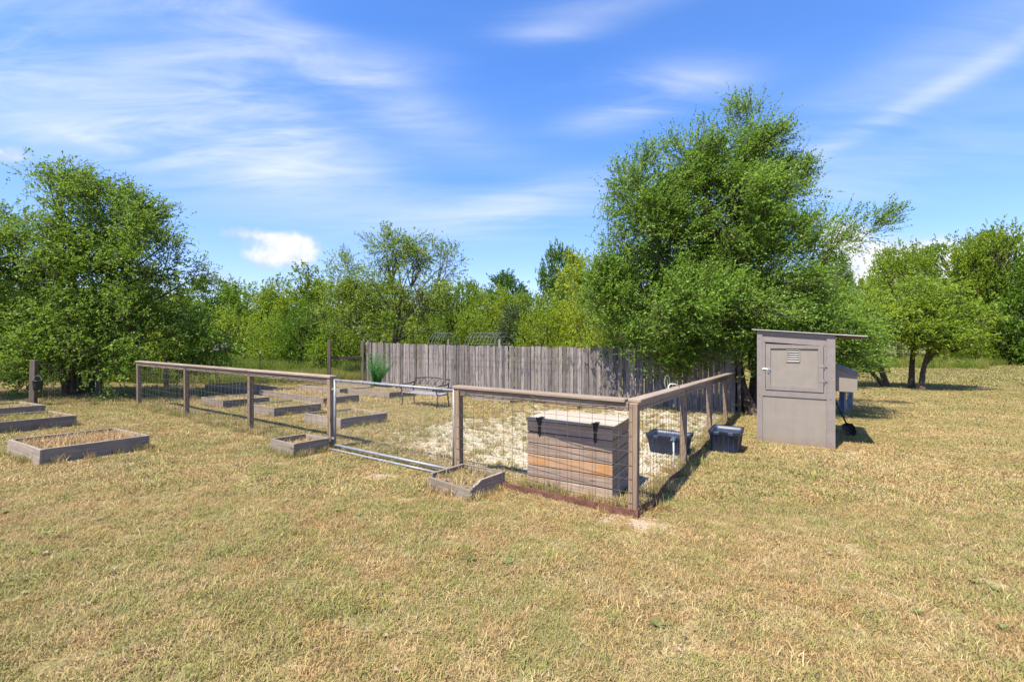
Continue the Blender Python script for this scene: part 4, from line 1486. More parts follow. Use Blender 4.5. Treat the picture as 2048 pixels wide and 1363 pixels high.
# ------------------------------------------------------------------ trees
def crown_verts(seed, lobes, n_clumps, twigs, leaves, tlen=0.75, leaf=0.055, wind=(0.25, 0, 0.05), clump_r=0.5, up=0.3, shell=0.45, droop=0.25, want_twigs=True):
    """leaf quads on twigs; twigs gathered in clumps over the lobes. lobes: x y z rx ry rz"""
    r = np.random.RandomState(seed)
    L = np.array(lobes, dtype=float)
    vol = (L[:, 3] * L[:, 4] * L[:, 5]) ** 0.75
    li = r.choice(len(L), n_clumps, p=vol / vol.sum())
    d = r.normal(size=(n_clumps, 3))
    d /= np.linalg.norm(d, axis=1)[:, None]
    rad = shell + (1 - shell) * r.uniform(0, 1, n_clumps) ** 0.6
    cpos = L[li, :3] + d * L[li, 3:] * rad[:, None]
    # density changes a lot between clumps
    wgt = r.gamma(1.5, 1.0, n_clumps) + .15
    cdir = r.normal(size=(n_clumps, 3)) * .38
    n_t = n_clumps * twigs
    ti = r.choice(n_clumps, n_t, p=wgt / wgt.sum())
    bd = d * 0.75 + cdir + np.array(wind) * 1.2 + np.array([0, 0, up])
    bd /= np.linalg.norm(bd, axis=1)[:, None]
    blen = tlen * r.uniform(1.1, 2.1, n_clumps)
    u = r.uniform(0.0, 1.0, n_t) ** 0.8
    lat = r.normal(size=(n_t, 3)) * clump_r * 0.55 * (1.05 - 0.75 * u)[:, None]
    p0 = cpos[ti] + bd[ti] * (blen[ti] * (u - 0.65))[:, None] + lat
    p0[:, 2] -= droop * 0.5 * (u ** 2) * blen[ti]
    td = bd[ti] * 0.9 + lat / (clump_r + 1e-6) * 0.8 + r.normal(size=(n_t, 3)) * 0.28
    td /= np.linalg.norm(td, axis=1)[:, None]
    tl = tlen * r.uniform(0.4, 0.9, n_t)
    n = n_t * leaves
    k = np.repeat(np.arange(n_t), leaves)
    s = (np.tile(np.arange(leaves), n_t) + r.uniform(0, 1, n)) / leaves
    pos = p0[k] + td[k] * (tl[k] * s)[:, None]
    pos[:, 2] -= droop * tl[k] * s ** 2
    a = td[k] * 0.5 + r.normal(size=(n, 3)) * 0.6 + np.array(wind) * 0.5
    a /= np.linalg.norm(a, axis=1)[:, None]
    nrm = r.normal(size=(n, 3)) * 0.75 + np.array([-.35, -.4, 0.85])
    b = np.cross(a, nrm)
    b /= (np.linalg.norm(b, axis=1)[:, None] + 1e-9)
    c = np.cross(b, a)
    sz = leaf * r.uniform(0.6, 1.25, n)[:, None]
    w = 0.30
    base = pos
    tip = pos + a * sz
    mid = pos + a * sz * 0.45
    v = np.stack([base, mid + b * sz * w + c * sz * .08, tip, mid - b * sz * w + c * sz * .08], 1).reshape(-1, 3)
    return v, p0, td, tl, cpos, li


def limb_path(p, q, sag, rr, n=6):
    p, q = Vector(p), Vector(q)
    L = (q - p).length
    pts = []
    jx, jy, jz = [rr.uniform(-.08, .08) * L for _ in range(3)]
    for i in range(n + 1):
        f = i / n
        w = math.sin(math.pi * f)
        pts.append(p.lerp(q, f) + Vector((jx * w, jy * w, jz * w + sag * w * L)))
    return pts


def build_tree(name, label, base, lobes, leafmat, barkmat, seed, n_clumps, twigs, leaves, stems, group=None, sub=60, r0=0.14, twig_geo=True, apart=False, **kw):
    """base: (x, y). lobes in world x, y and height above ground. stems: list of (dx, dy, lean target lobe indices)"""
    z = tz(*base)
    root = thing(name, label, 'tree', (base[0], base[1], z), group=group)
    lb = [(x - base[0], y - base[1], h, a, b, c) for (x, y, h, a, b, c) in lobes]
    v, p0, td, tl, cpos, li = crown_verts(seed, lb, n_clumps, twigs, leaves, **kw)
    link('crown', quads_mesh('crown', v, 4, leafmat), root)
    rr = random.Random(seed)
    mb = MB()
    for n_s, (dx, dy, targets, rs_) in enumerate(stems):
        if apart and n_s:
            link('trunk', mb.mesh('trunk', barkmat), root)
            mb = MB()
        for j, t in enumerate(targets):
            q = Vector(lb[t][:3])
            b0 = Vector((dx, dy, tz(base[0] + dx, base[1] + dy) - z - .1))
            if j == 0:
                pts = main = limb_path(b0, q, 0.05, rr, 8)
                rad = [rs_ * (1.3 if i == 0 else 1.0) * (1 - 0.82 * i / 8) for i in range(9)]
            else:
                k0 = 2 + (j % 2)
                pts = limb_path(main[k0], q, 0.05, rr, 8)
                rad = [rs_ * .68 * (1 - 0.82 * i / 8) for i in range(9)]
            mb.tube(pts, rad, 7)
    for k in rr.sample(range(len(cpos)), min(sub, len(cpos))):
        q = Vector(cpos[k])
        c = Vector(lb[li[k]][:3])
        near = c * .75
        mb.tube(limb_path(near + Vector((0, 0, -.2)), q, 0.0, rr, 4), [r0 * .28, r0 * .22, r0 * .17, r0 * .12, r0 * .06], 4, cap=False)
    if twig_geo:
        for k in range(0, len(p0), 3):
            a = Vector(p0[k])
            b = a + Vector(td[k]) * tl[k] * .9
            b.z -= .2 * tl[k]
            mb.tube([a - Vector(td[k]) * .15, b], [.007, .003], 3, cap=False)
    link('trunk', mb.mesh('trunk', barkmat), root)
    return root


big_lobes = [(7.45, 14, 8.45, .65, 1.2, 1.1), (6.9, 14, 7.2, 1.1, 1.5, 1.2), (5.35, 14, 7.3, .95, 1.4, 1.05), (4.0, 13.8, 6.6, .85, 1.4, 1.0), (3.7, 13.8, 5.6, .8, 1.4, 1.0), (6.3, 14, 6.0, 2.0, 2.0, 1.6), (8.05, 14, 6.4, .7, 1.5, 1.2),
             (4.4, 13.7, 4.9, 1.5, 1.8, 1.4), (7.2, 13.6, 4.5, 1.7, 1.9, 1.4), (10.0, 14.2, 5.45, .95, .9, .5), (9.0, 13.9, 4.3, 1.0, 1.4, .85), (3.6, 14.2, 3.4, 1.4, 1.5, 1.2), (5.7, 13.3, 3.2, 1.6, 1.3, 1.2),
             (8.0, 12.9, 2.7, 1.4, 1.1, 1.1), (9.7, 13.4, 2.7, 1.3, 1.2, 1.0), (4.7, 13.0, 2.15, 1.35, .75, .5), (6.6, 12.6, 2.0, .9, .7, .6), (3.5, 15.2, 2.3, 1.2, 1, 1.2), (9.0, 13.2, 1.8, 1.1, 1.0, .7), (10.8, 14.2, 5.95, .75, .6, .35),
             (5.0, 12.2, 3.2, 1.5, .8, .7), (6.5, 11.9, 3.0, 1.0, .7, .6), (4.5, 12.9, 2.3, 1.2, .6, .5), (7.0, 12.4, 1.7, .8, .6, .6)]
build_tree('elm_tree', 'largest dense green tree rising behind the right end of the picket fence', (7.0, 13.7), big_lobes, M['leaf_elm'], M['bark'], 31, 450, 64, 13,
           [(0, 0, [1, 2, 6], .20), (.35, .2, [0, 8, 9], .17), (-.4, .1, [3, 7, 11], .15), (-.28, -1.05, [12], .17)], tlen=.68, leaf=.066, wind=(.42, -.05, .26), clump_r=.55, shell=.55, droop=.12, sub=120)

left_lobes = [(-13.8, 14, 6.75, .7, 1.0, .8), (-13.1, 14, 5.6, 1.5, 1.5, 1.1), (-11.5, 13.9, 5.2, 1.25, 1.3, .85), (-10.6, 13.8, 3.9, 1.05, 1.3, 1.0), (-12.6, 13.7, 3.5, 1.8, 1.6, 1.3), (-15.4, 14, 4.6, 1.4, 1.5, 1.0), (-16.4, 13.6, 3.2, 1.7, 1.6, 1.2),
              (-10.6, 13.4, 2.4, 1.2, 1.1, 1.0), (-13.0, 13.1, 2.1, 1.5, 1.0, .9), (-15.2, 12.8, 2.2, 1.5, 1.0, .9), (-11.6, 13.1, 1.5, 1.2, .9, .75), (-13.4, 12.9, 1.3, 1.2, .7, .6), (-9.9, 14.2, 1.7, .8, .8, .7), (-14.2, 14.5, 1.5, 1.6, 1.2, .9)]
build_tree('elm_tree', 'broad loose leafed tree drooping over the old fence at the left edge', (-13.6, 14.3), left_lobes, M['leaf_left'], M['bark'], 43, 430, 38, 12,
           [(0, 0, [0, 1, 4], .15), (.2, .1, [2, 3], .10), (-.3, 0, [5, 6], .11)], tlen=.6, leaf=.068, wind=(.25, 0, .05), clump_r=.55, shell=.3, droop=.3, sub=110)

mid_lobes = [(-8.9, 24, 5.4, .9, 1.2, 1.3), (-6.3, 24, 6.9, 1.3, 1.4, 1.1), (-4.9, 24, 6.7, 1.0, 1.3, 1.0), (-3.2, 24, 6.4, .9, 1.1, 1.0), (-6.1, 23.7, 5.0, 2.3, 1.6, 1.2), (-8.5, 23.5, 3.6, 1.5, 1.4, 1.3), (-4.0, 23.7, 4.7, 1.4, 1.4, 1.2), (-5.8, 23.3, 3.0, 2.4, 1.3, 1.0)]
build_tree('slender_tree', 'airy pale green tree with several thin stems behind the left part of the picket fence', (-6.6, 24), mid_lobes, M['leaf_pale'], M['bark_grey'], 23, 210, 26, 10,
           [(0, 0, [1, 4], .09), (-.3, 0, [0, 5], .08), (.3, 0, [3, 6], .08), (.1, .2, [2, 7], .07)], tlen=.62, leaf=.088, wind=(.22, 0, .12), clump_r=.55, shell=.3, droop=.15, sub=90)

r_lobes = [(20.0, 22.4, 4.5, 1.3, 1.4, .95), (21.4, 22.2, 3.5, 1.2, 1.4, .8), (19.4, 22, 3.3, 1.4, 1.4, .9), (22.0, 22.2, 2.7, .8, 1.2, .5), (20.3, 21.6, 2.6, 1.2, 1.1, .5)]
build_tree('small_tree', 'low round tree on two dark trunks standing in the open field at right', (19.9, 22.2), r_lobes, M['leaf_bright'], M['bark'], 24, 110, 34, 11,
           [(.1, .6, [0, 2], .15), (-.2, -.3, [1, 3, 4], .14)], tlen=.55, leaf=.095, wind=(.25, 0, .1), clump_r=.6, shell=.4, droop=.1, sub=50, apart=True)
r2_lobes = [(18.5, 23.2, 3.9, 1.1, 1.3, .9), (17.2, 23.2, 3.4, 1.1, 1.2, .8), (18.6, 23, 2.8, 1.0, 1.1, .5), (17.0, 22.8, 2.5, 1.0, 1.1, .5), (15.9, 22.6, 2.9, .9, 1.1, .8)]
build_tree('small_tree', 'small leaning single trunk tree between the coop and the two trunk tree', (19.3, 23.4), r2_lobes, M['leaf_bright'], M['bark'], 25, 100, 32, 11,
           [(0, 0, [0, 2], .15), (0, 0, [1, 3], .11)], tlen=.55, leaf=.095, wind=(.25, 0, .1), clump_r=.6, shell=.4, droop=.1, sub=40)


# far trees: a few crowns, copied and stretched, each tree its own object
def far_variant(seed, lobes, n_clumps, twigs, leaves, leaf, mat, bark, airy=False):
    v, p0, td, tl, cpos, li = crown_verts(seed, lobes, n_clumps, twigs, leaves, tlen=.6, leaf=leaf, wind=(.15, 0, .1), clump_r=.85 if not airy else .6, shell=.6, droop=.1)
    cme = quads_mesh('crown', v, 4, mat)
    rr = random.Random(seed)
    mb = MB()
    for j, lb in enumerate(lobes):
        pts = limb_path((rr.uniform(-.1, .1), rr.uniform(-.1, .1), -.4), lb[:3], .04, rr, 6)
        mb.tube(pts, [.16, .13, .11, .09, .07, .05, .02], 6)
    for k in rr.sample(range(len(cpos)), min(30, len(cpos))):
        mb.tube(limb_path(Vector(lobes[li[k]][:3]) * .8, cpos[k], 0, rr, 3), [.05, .04, .03, .01], 4, cap=False)
    return cme, mb.mesh('trunk', bark)


round_l = [(0, 0, 5.0, 2.0, 2.0, 1.7), (-1.5, .2, 3.7, 1.7, 1.7, 1.5), (1.6, -.1, 3.8, 1.6, 1.7, 1.5), (0, -.8, 2.6, 2.2, 1.7, 1.4), (.3, .9, 3.5, 1.8, 1.5, 1.6), (-.3, -.6, 1.3, 2.4, 1.7, .9)]
tall_l = [(0, 0, 5.9, 1.1, 1.1, 1.1), (-.8, .2, 4.7, 1.3, 1.3, 1.2), (.9, 0, 4.6, 1.3, 1.3, 1.2), (0, 0, 3.3, 1.9, 1.6, 1.3), (-.8, -.3, 1.9, 1.8, 1.5, 1.1), (1.1, -.2, 2.2, 1.5, 1.5, 1.2)]
airy_l = [(-.6, 0, 6.0, 1.5, 1.2, .6), (1.3, .2, 5.3, 1.3, 1.2, .6), (-1.8, 0, 4.6, 1.2, 1.2, .6), (.6, -.3, 4.2, 1.5, 1.2, .6), (2.1, 0, 3.7, 1.0, 1.0, .5), (-.9, .1, 3.0, 1.5, 1.1, .6)]
low_l = [(0, 0, 1.5, 1.5, 1.3, 1.2), (-1.2, .1, 1.1, 1.1, 1.1, 1.0), (1.2, 0, 1.2, 1.2, 1.1, 1.0), (.2, -.7, .8, 1.5, 1.0, .8), (-.4, .2, 2.4, .8, .8, .7)]
FAR = {
    'mid': far_variant(61, round_l, 170, 20, 9, .155, M['leaf_mid'], M['bark']),
    'mid2': far_variant(62, tall_l, 150, 20, 9, .155, M['leaf_mid'], M['bark']),
    'bright': far_variant(63, round_l, 170, 20, 9, .155, M['leaf_bright'], M['bark']),
    'bright2': far_variant(64, tall_l, 150, 20, 9, .155, M['leaf_bright'], M['bark']),
    'dark': far_variant(65, round_l, 170, 21, 9, .17, M['leaf_dark'], M['bark']),
    'airy': far_variant(66, airy_l, 100, 18, 9, .13, M['leaf_mid'], M['bark']),
    'bush': far_variant(67, low_l, 90, 20, 9, .10, M['leaf_bright'], M['bark']),
    'bush2': far_variant(68, low_l, 90, 20, 9, .10, M['leaf_mid'], M['bark']),
}
DIM = {'mid': (7.2, 7.4), 'mid2': (5.6, 7.7), 'bright': (7.2, 7.4), 'bright2': (5.6, 7.7), 'dark': (7.2, 7.4), 'airy': (6.8, 7.2), 'bush': (5.4, 3.7), 'bush2': (5.4, 3.7)}


def far_tree(kind, px, d, top, wide, label, name=None, group='trees of the far tree line', cat='tree'):
    x = (px - 1024) / 910 * d
    z = tz(x, d)
    h = 1.846 + (672 - top) / 910 * d - z
    w = wide / 910 * d
    W0, H0 = DIM[kind]
    o = thing(name or ('bush' if kind.startswith('bush') else 'broadleaf_tree'), label, cat, (x, d, z), (0, 0, rnd.uniform(-.6, .6) + (0 if rnd.random() < .5 else math.pi)), group)
    c, t = FAR[kind]
    s = (w / W0, w / W0 * rnd.uniform(.85, 1.1), h / H0)
    a = link('crown', c, o)
    a.scale = s
    b = link('trunk', t, o)
    b.scale = s
    return o


for args in [
    ('mid', -90, 34, 500, 300, 'dense green tree far behind the drooping tree, cut by the left edge'),
    ('dark', 60, 38, 560, 250, 'dark tree seen through the drooping tree near the left edge'),
    ('mid', 190, 34, 560, 240, 'green tree seen through the middle of the drooping tree'),
    ('bright', 320, 36, 552, 200, 'light green tree behind the right side of the drooping tree'),
    ('mid', 425, 34, 540, 160, 'mid green tree standing just right of the drooping tree'),
    ('bright', 490, 38, 540, 150, 'yellow green tree below the left part of the white cloud'),
    ('mid2', 555, 33, 545, 130, 'green tree directly below the white cloud'),
    ('mid2', 610, 30, 520, 130, 'darker upright tree right of the cloud, left of the airy tree'),
    ('bright', 665, 38, 535, 150, 'light tree behind the left side of the airy tree'),
    ('mid', 750, 40, 548, 180, 'green tree behind the stems of the airy tree'),
    ('bright', 840, 37, 555, 170, 'light tree behind the right side of the airy tree'),
    ('mid', 915, 34, 545, 150, 'mid green tree just right of the airy tree'),
    ('bright', 985, 37, 545, 140, 'yellow topped tree in the gap above the picket fence'),
    ('dark', 1010, 52, 540, 150, 'dark top showing behind the yellow topped tree'),
    ('mid', 1055, 39, 572, 110, 'low green tree in the dip of the tree line'),
    ('dark', 1118, 44, 482, 120, 'tall darker tree rising left of the largest tree'),
    ('bright2', 1165, 30, 490, 170, 'tall light green tree touching the left side of the largest tree'),
    ('mid', 1290, 42, 520, 220, 'tree hidden behind the lower left of the largest tree'),
    ('mid', 1470, 44, 520, 260, 'tree hidden behind the middle of the largest tree'),
    ('dark', 1610, 44, 540, 200, 'dark tree behind the roof of the coop'),
    ('airy', 1668, 42, 492, 110, 'thin topped tree showing right of the largest tree'),
    ('mid', 1705, 48, 540, 170, 'dull green tree behind the leaning small tree'),
    ('airy', 1800, 50, 478, 170, 'airy tree with gaps in front of the low white clouds'),
    ('airy', 1885, 54, 470, 200, 'wide spreading airy tree above the two trunk tree'),
    ('dark', 1905, 58, 550, 190, 'dark tree below the wide airy tree'),
    ('dark', 1995, 47, 455, 165, 'tall dark tree at the far right of the field'),
    ('airy', 1985, 46, 440, 165, 'flat topped crown mixed into the tall dark tree at right'),
    ('mid', 2095, 42, 500, 170, 'green tree cut by the right edge'),
    ('dark', 2210, 50, 470, 260, 'dark tree beyond the right edge of the field'),
]:
    far_tree(*args)
G2 = 'bushes below the tree line'
for args in [
    ('bush', 452, 22.6, 693, 80, 'low weedy bush in front of the grey tank'),
    ('bush2', 395, 27, 620, 130, 'green bush left of the grey tank'),
    ('bush', 470, 30, 600, 150, 'bright bush right of the grey tank'),
    ('bush2', 545, 28, 610, 140, 'dark green bush above the steel post'),
    ('bush2', 605, 27, 580, 130, 'tall dense bush left of the tall wooden post'),
    ('bush', 680, 27, 600, 140, 'bright bush behind the tall wooden post'),
    ('bush', 760, 29, 600, 160, 'light bush behind the airy tree stems'),
    ('bush', 850, 27, 615, 150, 'light bush behind the left wire trellis'),
    ('bush2', 945, 28, 590, 130, 'dark bush behind the right wire trellis'),
    ('bush', 1085, 21, 572, 150, 'bright yellow green bush above the picket fence'),
    ('bush', 1175, 20.5, 560, 170, 'bright bush touching the largest tree above the picket fence'),
    ('bush2', 1730, 34, 690, 90, 'low scrub at the edge of the field right of the coop'),
    ('bush2', 1960, 46, 630, 130, 'dark bush under the tall dark tree at right'),
    ('bush2', 2050, 44, 620, 150, 'dark bush at the right edge of the field'),
    ('bush2', 40, 24, 640, 200, 'bush in the shade behind the drooping tree near the left edge'),
    ('bush2', 230, 22, 650, 200, 'bush in the shade behind the middle of the drooping tree'),
    ('bush', 340, 25, 640, 150, 'sunlit bush behind the end post of the left fence'),
]:
    far_tree(*args, group=G2, cat='bush')

# juniper
jx, jy = -.15, 24.0
jn = thing('juniper', 'narrow grey green juniper behind the picket fence', 'tree', (jx, jy, tz(jx, jy)))
v, p0, td, tl, cpos, li = crown_verts(80, [(0, 0, .9, .85, .8, .9), (0, 0, 1.9, .75, .7, .8), (0, 0, 2.8, .6, .6, .8), (0.05, 0, 3.6, .38, .38, .7)], 120, 14, 9, tlen=.45, leaf=.075, wind=(0, 0, .6), clump_r=.4, shell=.6, droop=0)
link('crown', quads_mesh('crown', v, 4, M['leaf_juniper']), jn)
mb = MB()
mb.tube([(0, 0, -.2), (0, 0, 3.6)], [.09, .02], 7)
link('trunk', mb.mesh('trunk', M['bark']), jn)

# feathery plant by the picket fence
ax, ay = -5.2, 17.2
ap = thing('feathery_plant', 'tall feathery bright green plant at the left end of the picket fence', 'plant', (ax, ay, tz(ax, ay)))
r = np.random.RandomState(90)
vv = []
mb = MB()
for k in range(46):
    a, ln, h = r.uniform(0, 2 * math.pi), r.uniform(.05, .42), r.uniform(.9, 1.65)
    pts = []
    for i in range(9):
        f = i / 8
        pts.append(np.array([.05 * math.cos(a) + math.cos(a) * h * ln * f ** 1.7 + .18 * f, .05 * math.sin(a) + math.sin(a) * h * ln * f ** 1.7, h * (f - .18 * f * f * ln * 2)]))
    mb.tube(pts, [.005 * (1 - .1 * i) for i in range(9)], 3, cap=False)
    for i in range(26):
        f = .25 + .75 * i / 26
        j = min(7, int(f * 8))
        q = pts[j] + (pts[j + 1] - pts[j]) * (f * 8 - j)
        for _ in range(7):
            d = r.normal(size=3) + np.array([.3, 0, .2])
            d /= np.linalg.norm(d)
            n = np.cross(d, r.normal(size=3))
            n /= np.linalg.norm(n) + 1e-9
            L = r.uniform(.05, .11) * (1.2 - .5 * f)
            vv += [q - n * .005, q + n * .005, q + d * L + n * .002, q + d * L - n * .002]
link('fronds', quads_mesh('fronds', np.array(vv), 4, M['fern']), ap)
link('stems', mb.mesh('stems', M['fern']), ap)


# ------------------------------------------------------------------ lawn, meadow and gravel scatter
def scatter(name, pts, scale, rot, idx, sources, label=None):
    me = bpy.data.meshes.new(name)
    me.vertices.add(len(pts))
    me.vertices.foreach_set('co', pts.astype(np.float32).ravel())
    for nm, typ, arr in (('sc', 'FLOAT', scale), ('rz', 'FLOAT', rot), ('ix', 'INT', idx)):
        at = me.attributes.new(nm, typ, 'POINT')
        at.data.foreach_set('value', arr.astype(np.float32 if typ == 'FLOAT' else np.int32))
    me.update()
    coll = bpy.data.collections.new(name + '_sources')
    for i, s in enumerate(sources):
        so = bpy.data.objects.new('%s_%02d' % (name, i), s)
        coll.objects.link(so)
    o = link(name, me, kind='stuff')
    ng = bpy.data.node_groups.new(name + '_nodes', 'GeometryNodeTree')
    ng.interface.new_socket('Geometry', in_out='INPUT', socket_type='NodeSocketGeometry')
    ng.interface.new_socket('Geometry', in_out='OUTPUT', socket_type='NodeSocketGeometry')
    N, Lk = ng.nodes, ng.links
    gi, go = N.new('NodeGroupInput'), N.new('NodeGroupOutput')
    ci = N.new('GeometryNodeCollectionInfo')
    ci.inputs['Collection'].default_value = coll
    ci.inputs['Separate Children'].default_value = True
    ci.inputs['Reset Children'].default_value = True
    ip = N.new('GeometryNodeInstanceOnPoints')
    ip.inputs['Pick Instance'].default_value = True

    def attr(nm, typ):
        a = N.new('GeometryNodeInputNamedAttribute')
        a.data_type = typ
        a.inputs['Name'].default_value = nm
        return [s for s in a.outputs if s.enabled and s.name == 'Attribute'][0]

    cx_ = N.new('ShaderNodeCombineXYZ')
    Lk.new(attr('rz', 'FLOAT'), cx_.inputs[2])
    cs = N.new('ShaderNodeCombineXYZ')
    sc_ = attr('sc', 'FLOAT')
    for i in range(3):
        Lk.new(sc_, cs.inputs[i])
    Lk.new(gi.outputs[0], ip.inputs['Points'])
    Lk.new(ci.outputs[0], ip.inputs['Instance'])
    Lk.new(attr('ix', 'INT'), ip.inputs['Instance Index'])
    Lk.new(cx_.outputs[0], ip.inputs['Rotation'])
    Lk.new(cs.outputs[0], ip.inputs['Scale'])
    Lk.new(ip.outputs[0], go.inputs[0])
    md = o.modifiers.new('scatter', 'NODES')
    md.node_group = ng
    return o


def outside_boxes(x, y, grow=0.0):
    ok = np.ones(len(x), bool)
    for (bx, by, a, hx, hy) in BOXES:
        dx, dy = x - bx, y - by
        u = dx * math.cos(a) + dy * math.sin(a)
        v = -dx * math.sin(a) + dy * math.cos(a)
        ok &= ~((np.abs(u) < hx + grow) & (np.abs(v) < hy + grow))
    return ok


def wedge(rs_, n, d0, d1, k0=-1.25, k1=1.25):
    d = np.sqrt(rs_.uniform(d0 * d0, d1 * d1, n))
    return rs_.uniform(k0, k1, n) * d, d


rs = np.random.RandomState(17)
near_t = [blade_mesh('tuft', blades(100 + i, 105, .075, .012, .040 + .005 * i, .0031, (.6, 1.75)), M['grass']) for i in range(5)]
near_t += [blade_mesh('tuft', blades(110 + i, 85, .065, .015, .052, .0038, (.5, 1.6)), M['grass_green']) for i in range(2)]
mid_t = [blade_mesh('tuft', blades(120 + i, 105, .13, .015, .048, .0060, (.6, 1.65)), M['grass']) for i in range(5)]
mid_t += [blade_mesh('tuft', blades(130 + i, 90, .11, .02, .058, .0068, (.5, 1.5)), M['grass_green']) for i in range(2)]
far_t = [blade_mesh('tuft', blades(140 + i, 110, .45, .04, .10, .02, (.5, 1.4)), M['grass']) for i in range(4)]
far_t += [blade_mesh('tuft', blades(150 + i, 110, .45, .04, .12, .02, (.3, 1.2)), M['grass_green']) for i in range(2)]


def lawn(name, d0, d1, n, src, ngreen, smin=.75, smax=1.25, gprob=.16, k0=-1.25, k1=1.25):
    x, y = wedge(rs, n, d0, d1, k0, k1)
    g = gravel_f(x, y)
    b = bare_f(x, y)
    keep = outside_boxes(x, y, .02) & (rs.uniform(0, 1, n) > np.clip(g * 1.05, 0, .72)) & (rs.uniform(0, 1, n) > b * 1.15)
    x, y = x[keep], y[keep]
    m = len(x)
    patch = .5 + .5 * np.sin(x * 1.1 + 2 * np.sin(y * .7)) * np.sin(y * 1.3 + 1.5 * np.sin(x * .9))
    gp_ = gprob * (.35 + 1.6 * patch ** 2) + .6 * green_f(x, y)
    isg = rs.uniform(0, 1, m) < gp_
    nd = len(src) - ngreen
    idx = np.where(isg, nd + rs.randint(0, ngreen, m), rs.randint(0, nd, m))
    pts = np.stack([x, y, tzv(x, y) - .004], -1)
    a, b_ = comp_ab(x, y)
    inside = (a < -.1) & (a > -13.2) & (b_ > .1) & (b_ < 9)
    sc = rs.uniform(smin, smax, m) * np.where(inside, 1.15, 1.0) * (1 + .5 * (rs.uniform(0, 1, m) < .04))
    return scatter(name, pts, sc, rs.uniform(0, 6.28, m), idx, src)


lawn('grass', .7, 5.2, 18500, near_t, 2, .6, 1.35, k0=-2.1, k1=2.1)
lawn('grass', 5.2, 12.5, 34000, mid_t, 2, .7, 1.4, k0=-1.75, k1=1.75)
lawn('grass', 12.5, 24, 26000, mid_t, 2, 1.2, 2.0, k0=-1.35, k1=1.65)
lawn('grass', 24, 70, 20000, far_t, 2, .9, 1.6, .3, .25, 1.6)

# longer uncut grass along the foot of the fences and boards
lt = [blade_mesh('tuft', blades(160 + i, 60, .08, .06, .2, .006, (.1, 1.0)), M['grass_green' if i % 2 else 'grass']) for i in range(4)]
px_, py_ = [], []


def along(p, q, n, spread, side=0.0):
    p, q = Vector(p), Vector(q)
    dirv = (q - p).normalized()
    nn_ = Vector((dirv.y, -dirv.x, 0))
    for _ in range(n):
        w_ = p.lerp(q, rs.uniform()) + nn_ * (side + rs.normal() * spread)
        px_.append(w_.x)
        py_.append(w_.y)


along(CORNER, CORNER + W_ * 2.3, 45, .05, 0.13)
along(CORNER, CORNER + SIDE * 9.0, 190, .07, 0.02)
along(CORNER + W_ * 5.1, CORNER + W_ * 13.2, 300, .10, -.05)
along(P0 + PN * .15, P1 + PN * .15, 330, .12)
along(Vector((-13, 17.1, 0)), Vector((-7, 21.4, 0)), 260, .3)
along(Vector((-12.2, 11.6, 0)), Vector((-13, 17.1, 0)), 260, .4)
along(Vector((-11.5, 12.2, 0)), Vector((-8.5, 13.5, 0)), 160, .5)
for (bx_, by_, a_, hx_, hy_) in BOXES[:16]:
    for s in range(34):
        side = rs.randint(4)
        u = rs.uniform(-1, 1)
        lx_, ly_ = ((u * hx_, hy_ * (1 if side == 0 else -1) + (.03 if side == 0 else -.03)) if side < 2 else ((hx_ + .03) * (1 if side == 2 else -1), u * hy_))
        px_.append(bx_ + lx_ * math.cos(a_) - ly_ * math.sin(a_))
        py_.append(by_ + lx_ * math.sin(a_) + ly_ * math.cos(a_))
px_, py_ = np.array(px_), np.array(py_)
kp = outside_boxes(px_, py_, .01)
px_, py_ = px_[kp], py_[kp]
m = len(px_)
scatter('long_grass', np.stack([px_, py_, tzv(px_, py_) - .005], -1), rs.uniform(.35, 1.0, m), rs.uniform(0, 6.28, m), rs.randint(0, 4, m), lt)

# tall meadow behind the rear fence
mt = [blade_mesh('stalks', blades(170 + i, 90, .35, .35, .95, .016, (.05, .6)), M['meadow' if i < 2 else 'meadow_green']) for i in range(5)]
x, y = wedge(rs, 9000, 18.5, 34, -1.35, -.22)
a, b_ = comp_ab(x, y)
keep = ((x - P0.x) * PN.x + (y - P0.y) * PN.y < -.4) | (x < -7.2)
line = (y - 17.1) - (x + 13.0) * 0.72
keep &= (line > .35) | (x < -13.6)
x, y = x[keep], y[keep]
m = len(x)
dd = np.sqrt(x * x + y * y)
golden = (dd < 27 + 2 * np.sin(x)) & (x > -14)
ix = np.where(golden & (rs.uniform(0, 1, m) < .7), rs.randint(0, 2, m), rs.randint(2, 5, m))
scatter('meadow_grass', np.stack([x, y, tzv(x, y) - .02], -1), rs.uniform(.45, .9, m) * np.where(golden, .75, 1.25), rs.uniform(0, 6.28, m), ix, mt)
# rough grass at the far edge of the right field
x, y = wedge(rs, 2500, 38, 60, .5, 1.4)
keep = (y > 40 + 3 * np.sin(x * .3)) & (y < 60)
x, y = x[keep], y[keep]
m = len(x)
scatter('meadow_grass', np.stack([x, y, tzv(x, y) - .02], -1), rs.uniform(.5, 1.1, m), rs.uniform(0, 6.28, m), rs.randint(1, 5, m), mt)


# gravel stones
def stones(seed, n, radius):
    r_ = random.Random(seed)
    mb = MB()
    for _ in range(n):
        a, q = r_.uniform(0, 6.28), radius * math.sqrt(r_.random())
        c = Vector((q * math.cos(a), q * math.sin(a), .004))
        s = r_.uniform(.009, .024)
        vs = [c + Vector((s * r_.uniform(.6, 1.1) * math.cos(t), s * r_.uniform(.6, 1.1) * math.sin(t), r_.uniform(-.1, .3) * s)) for t in (0, 1.25, 2.5, 3.75, 5.0)]
        vs.append(c + Vector((0, 0, s * r_.uniform(.5, .95))))
        mb.add(vs, [(0, 1, 5), (1, 2, 5), (2, 3, 5), (3, 4, 5), (4, 0, 5)])
    return mb.mesh('stones', M['stone'])


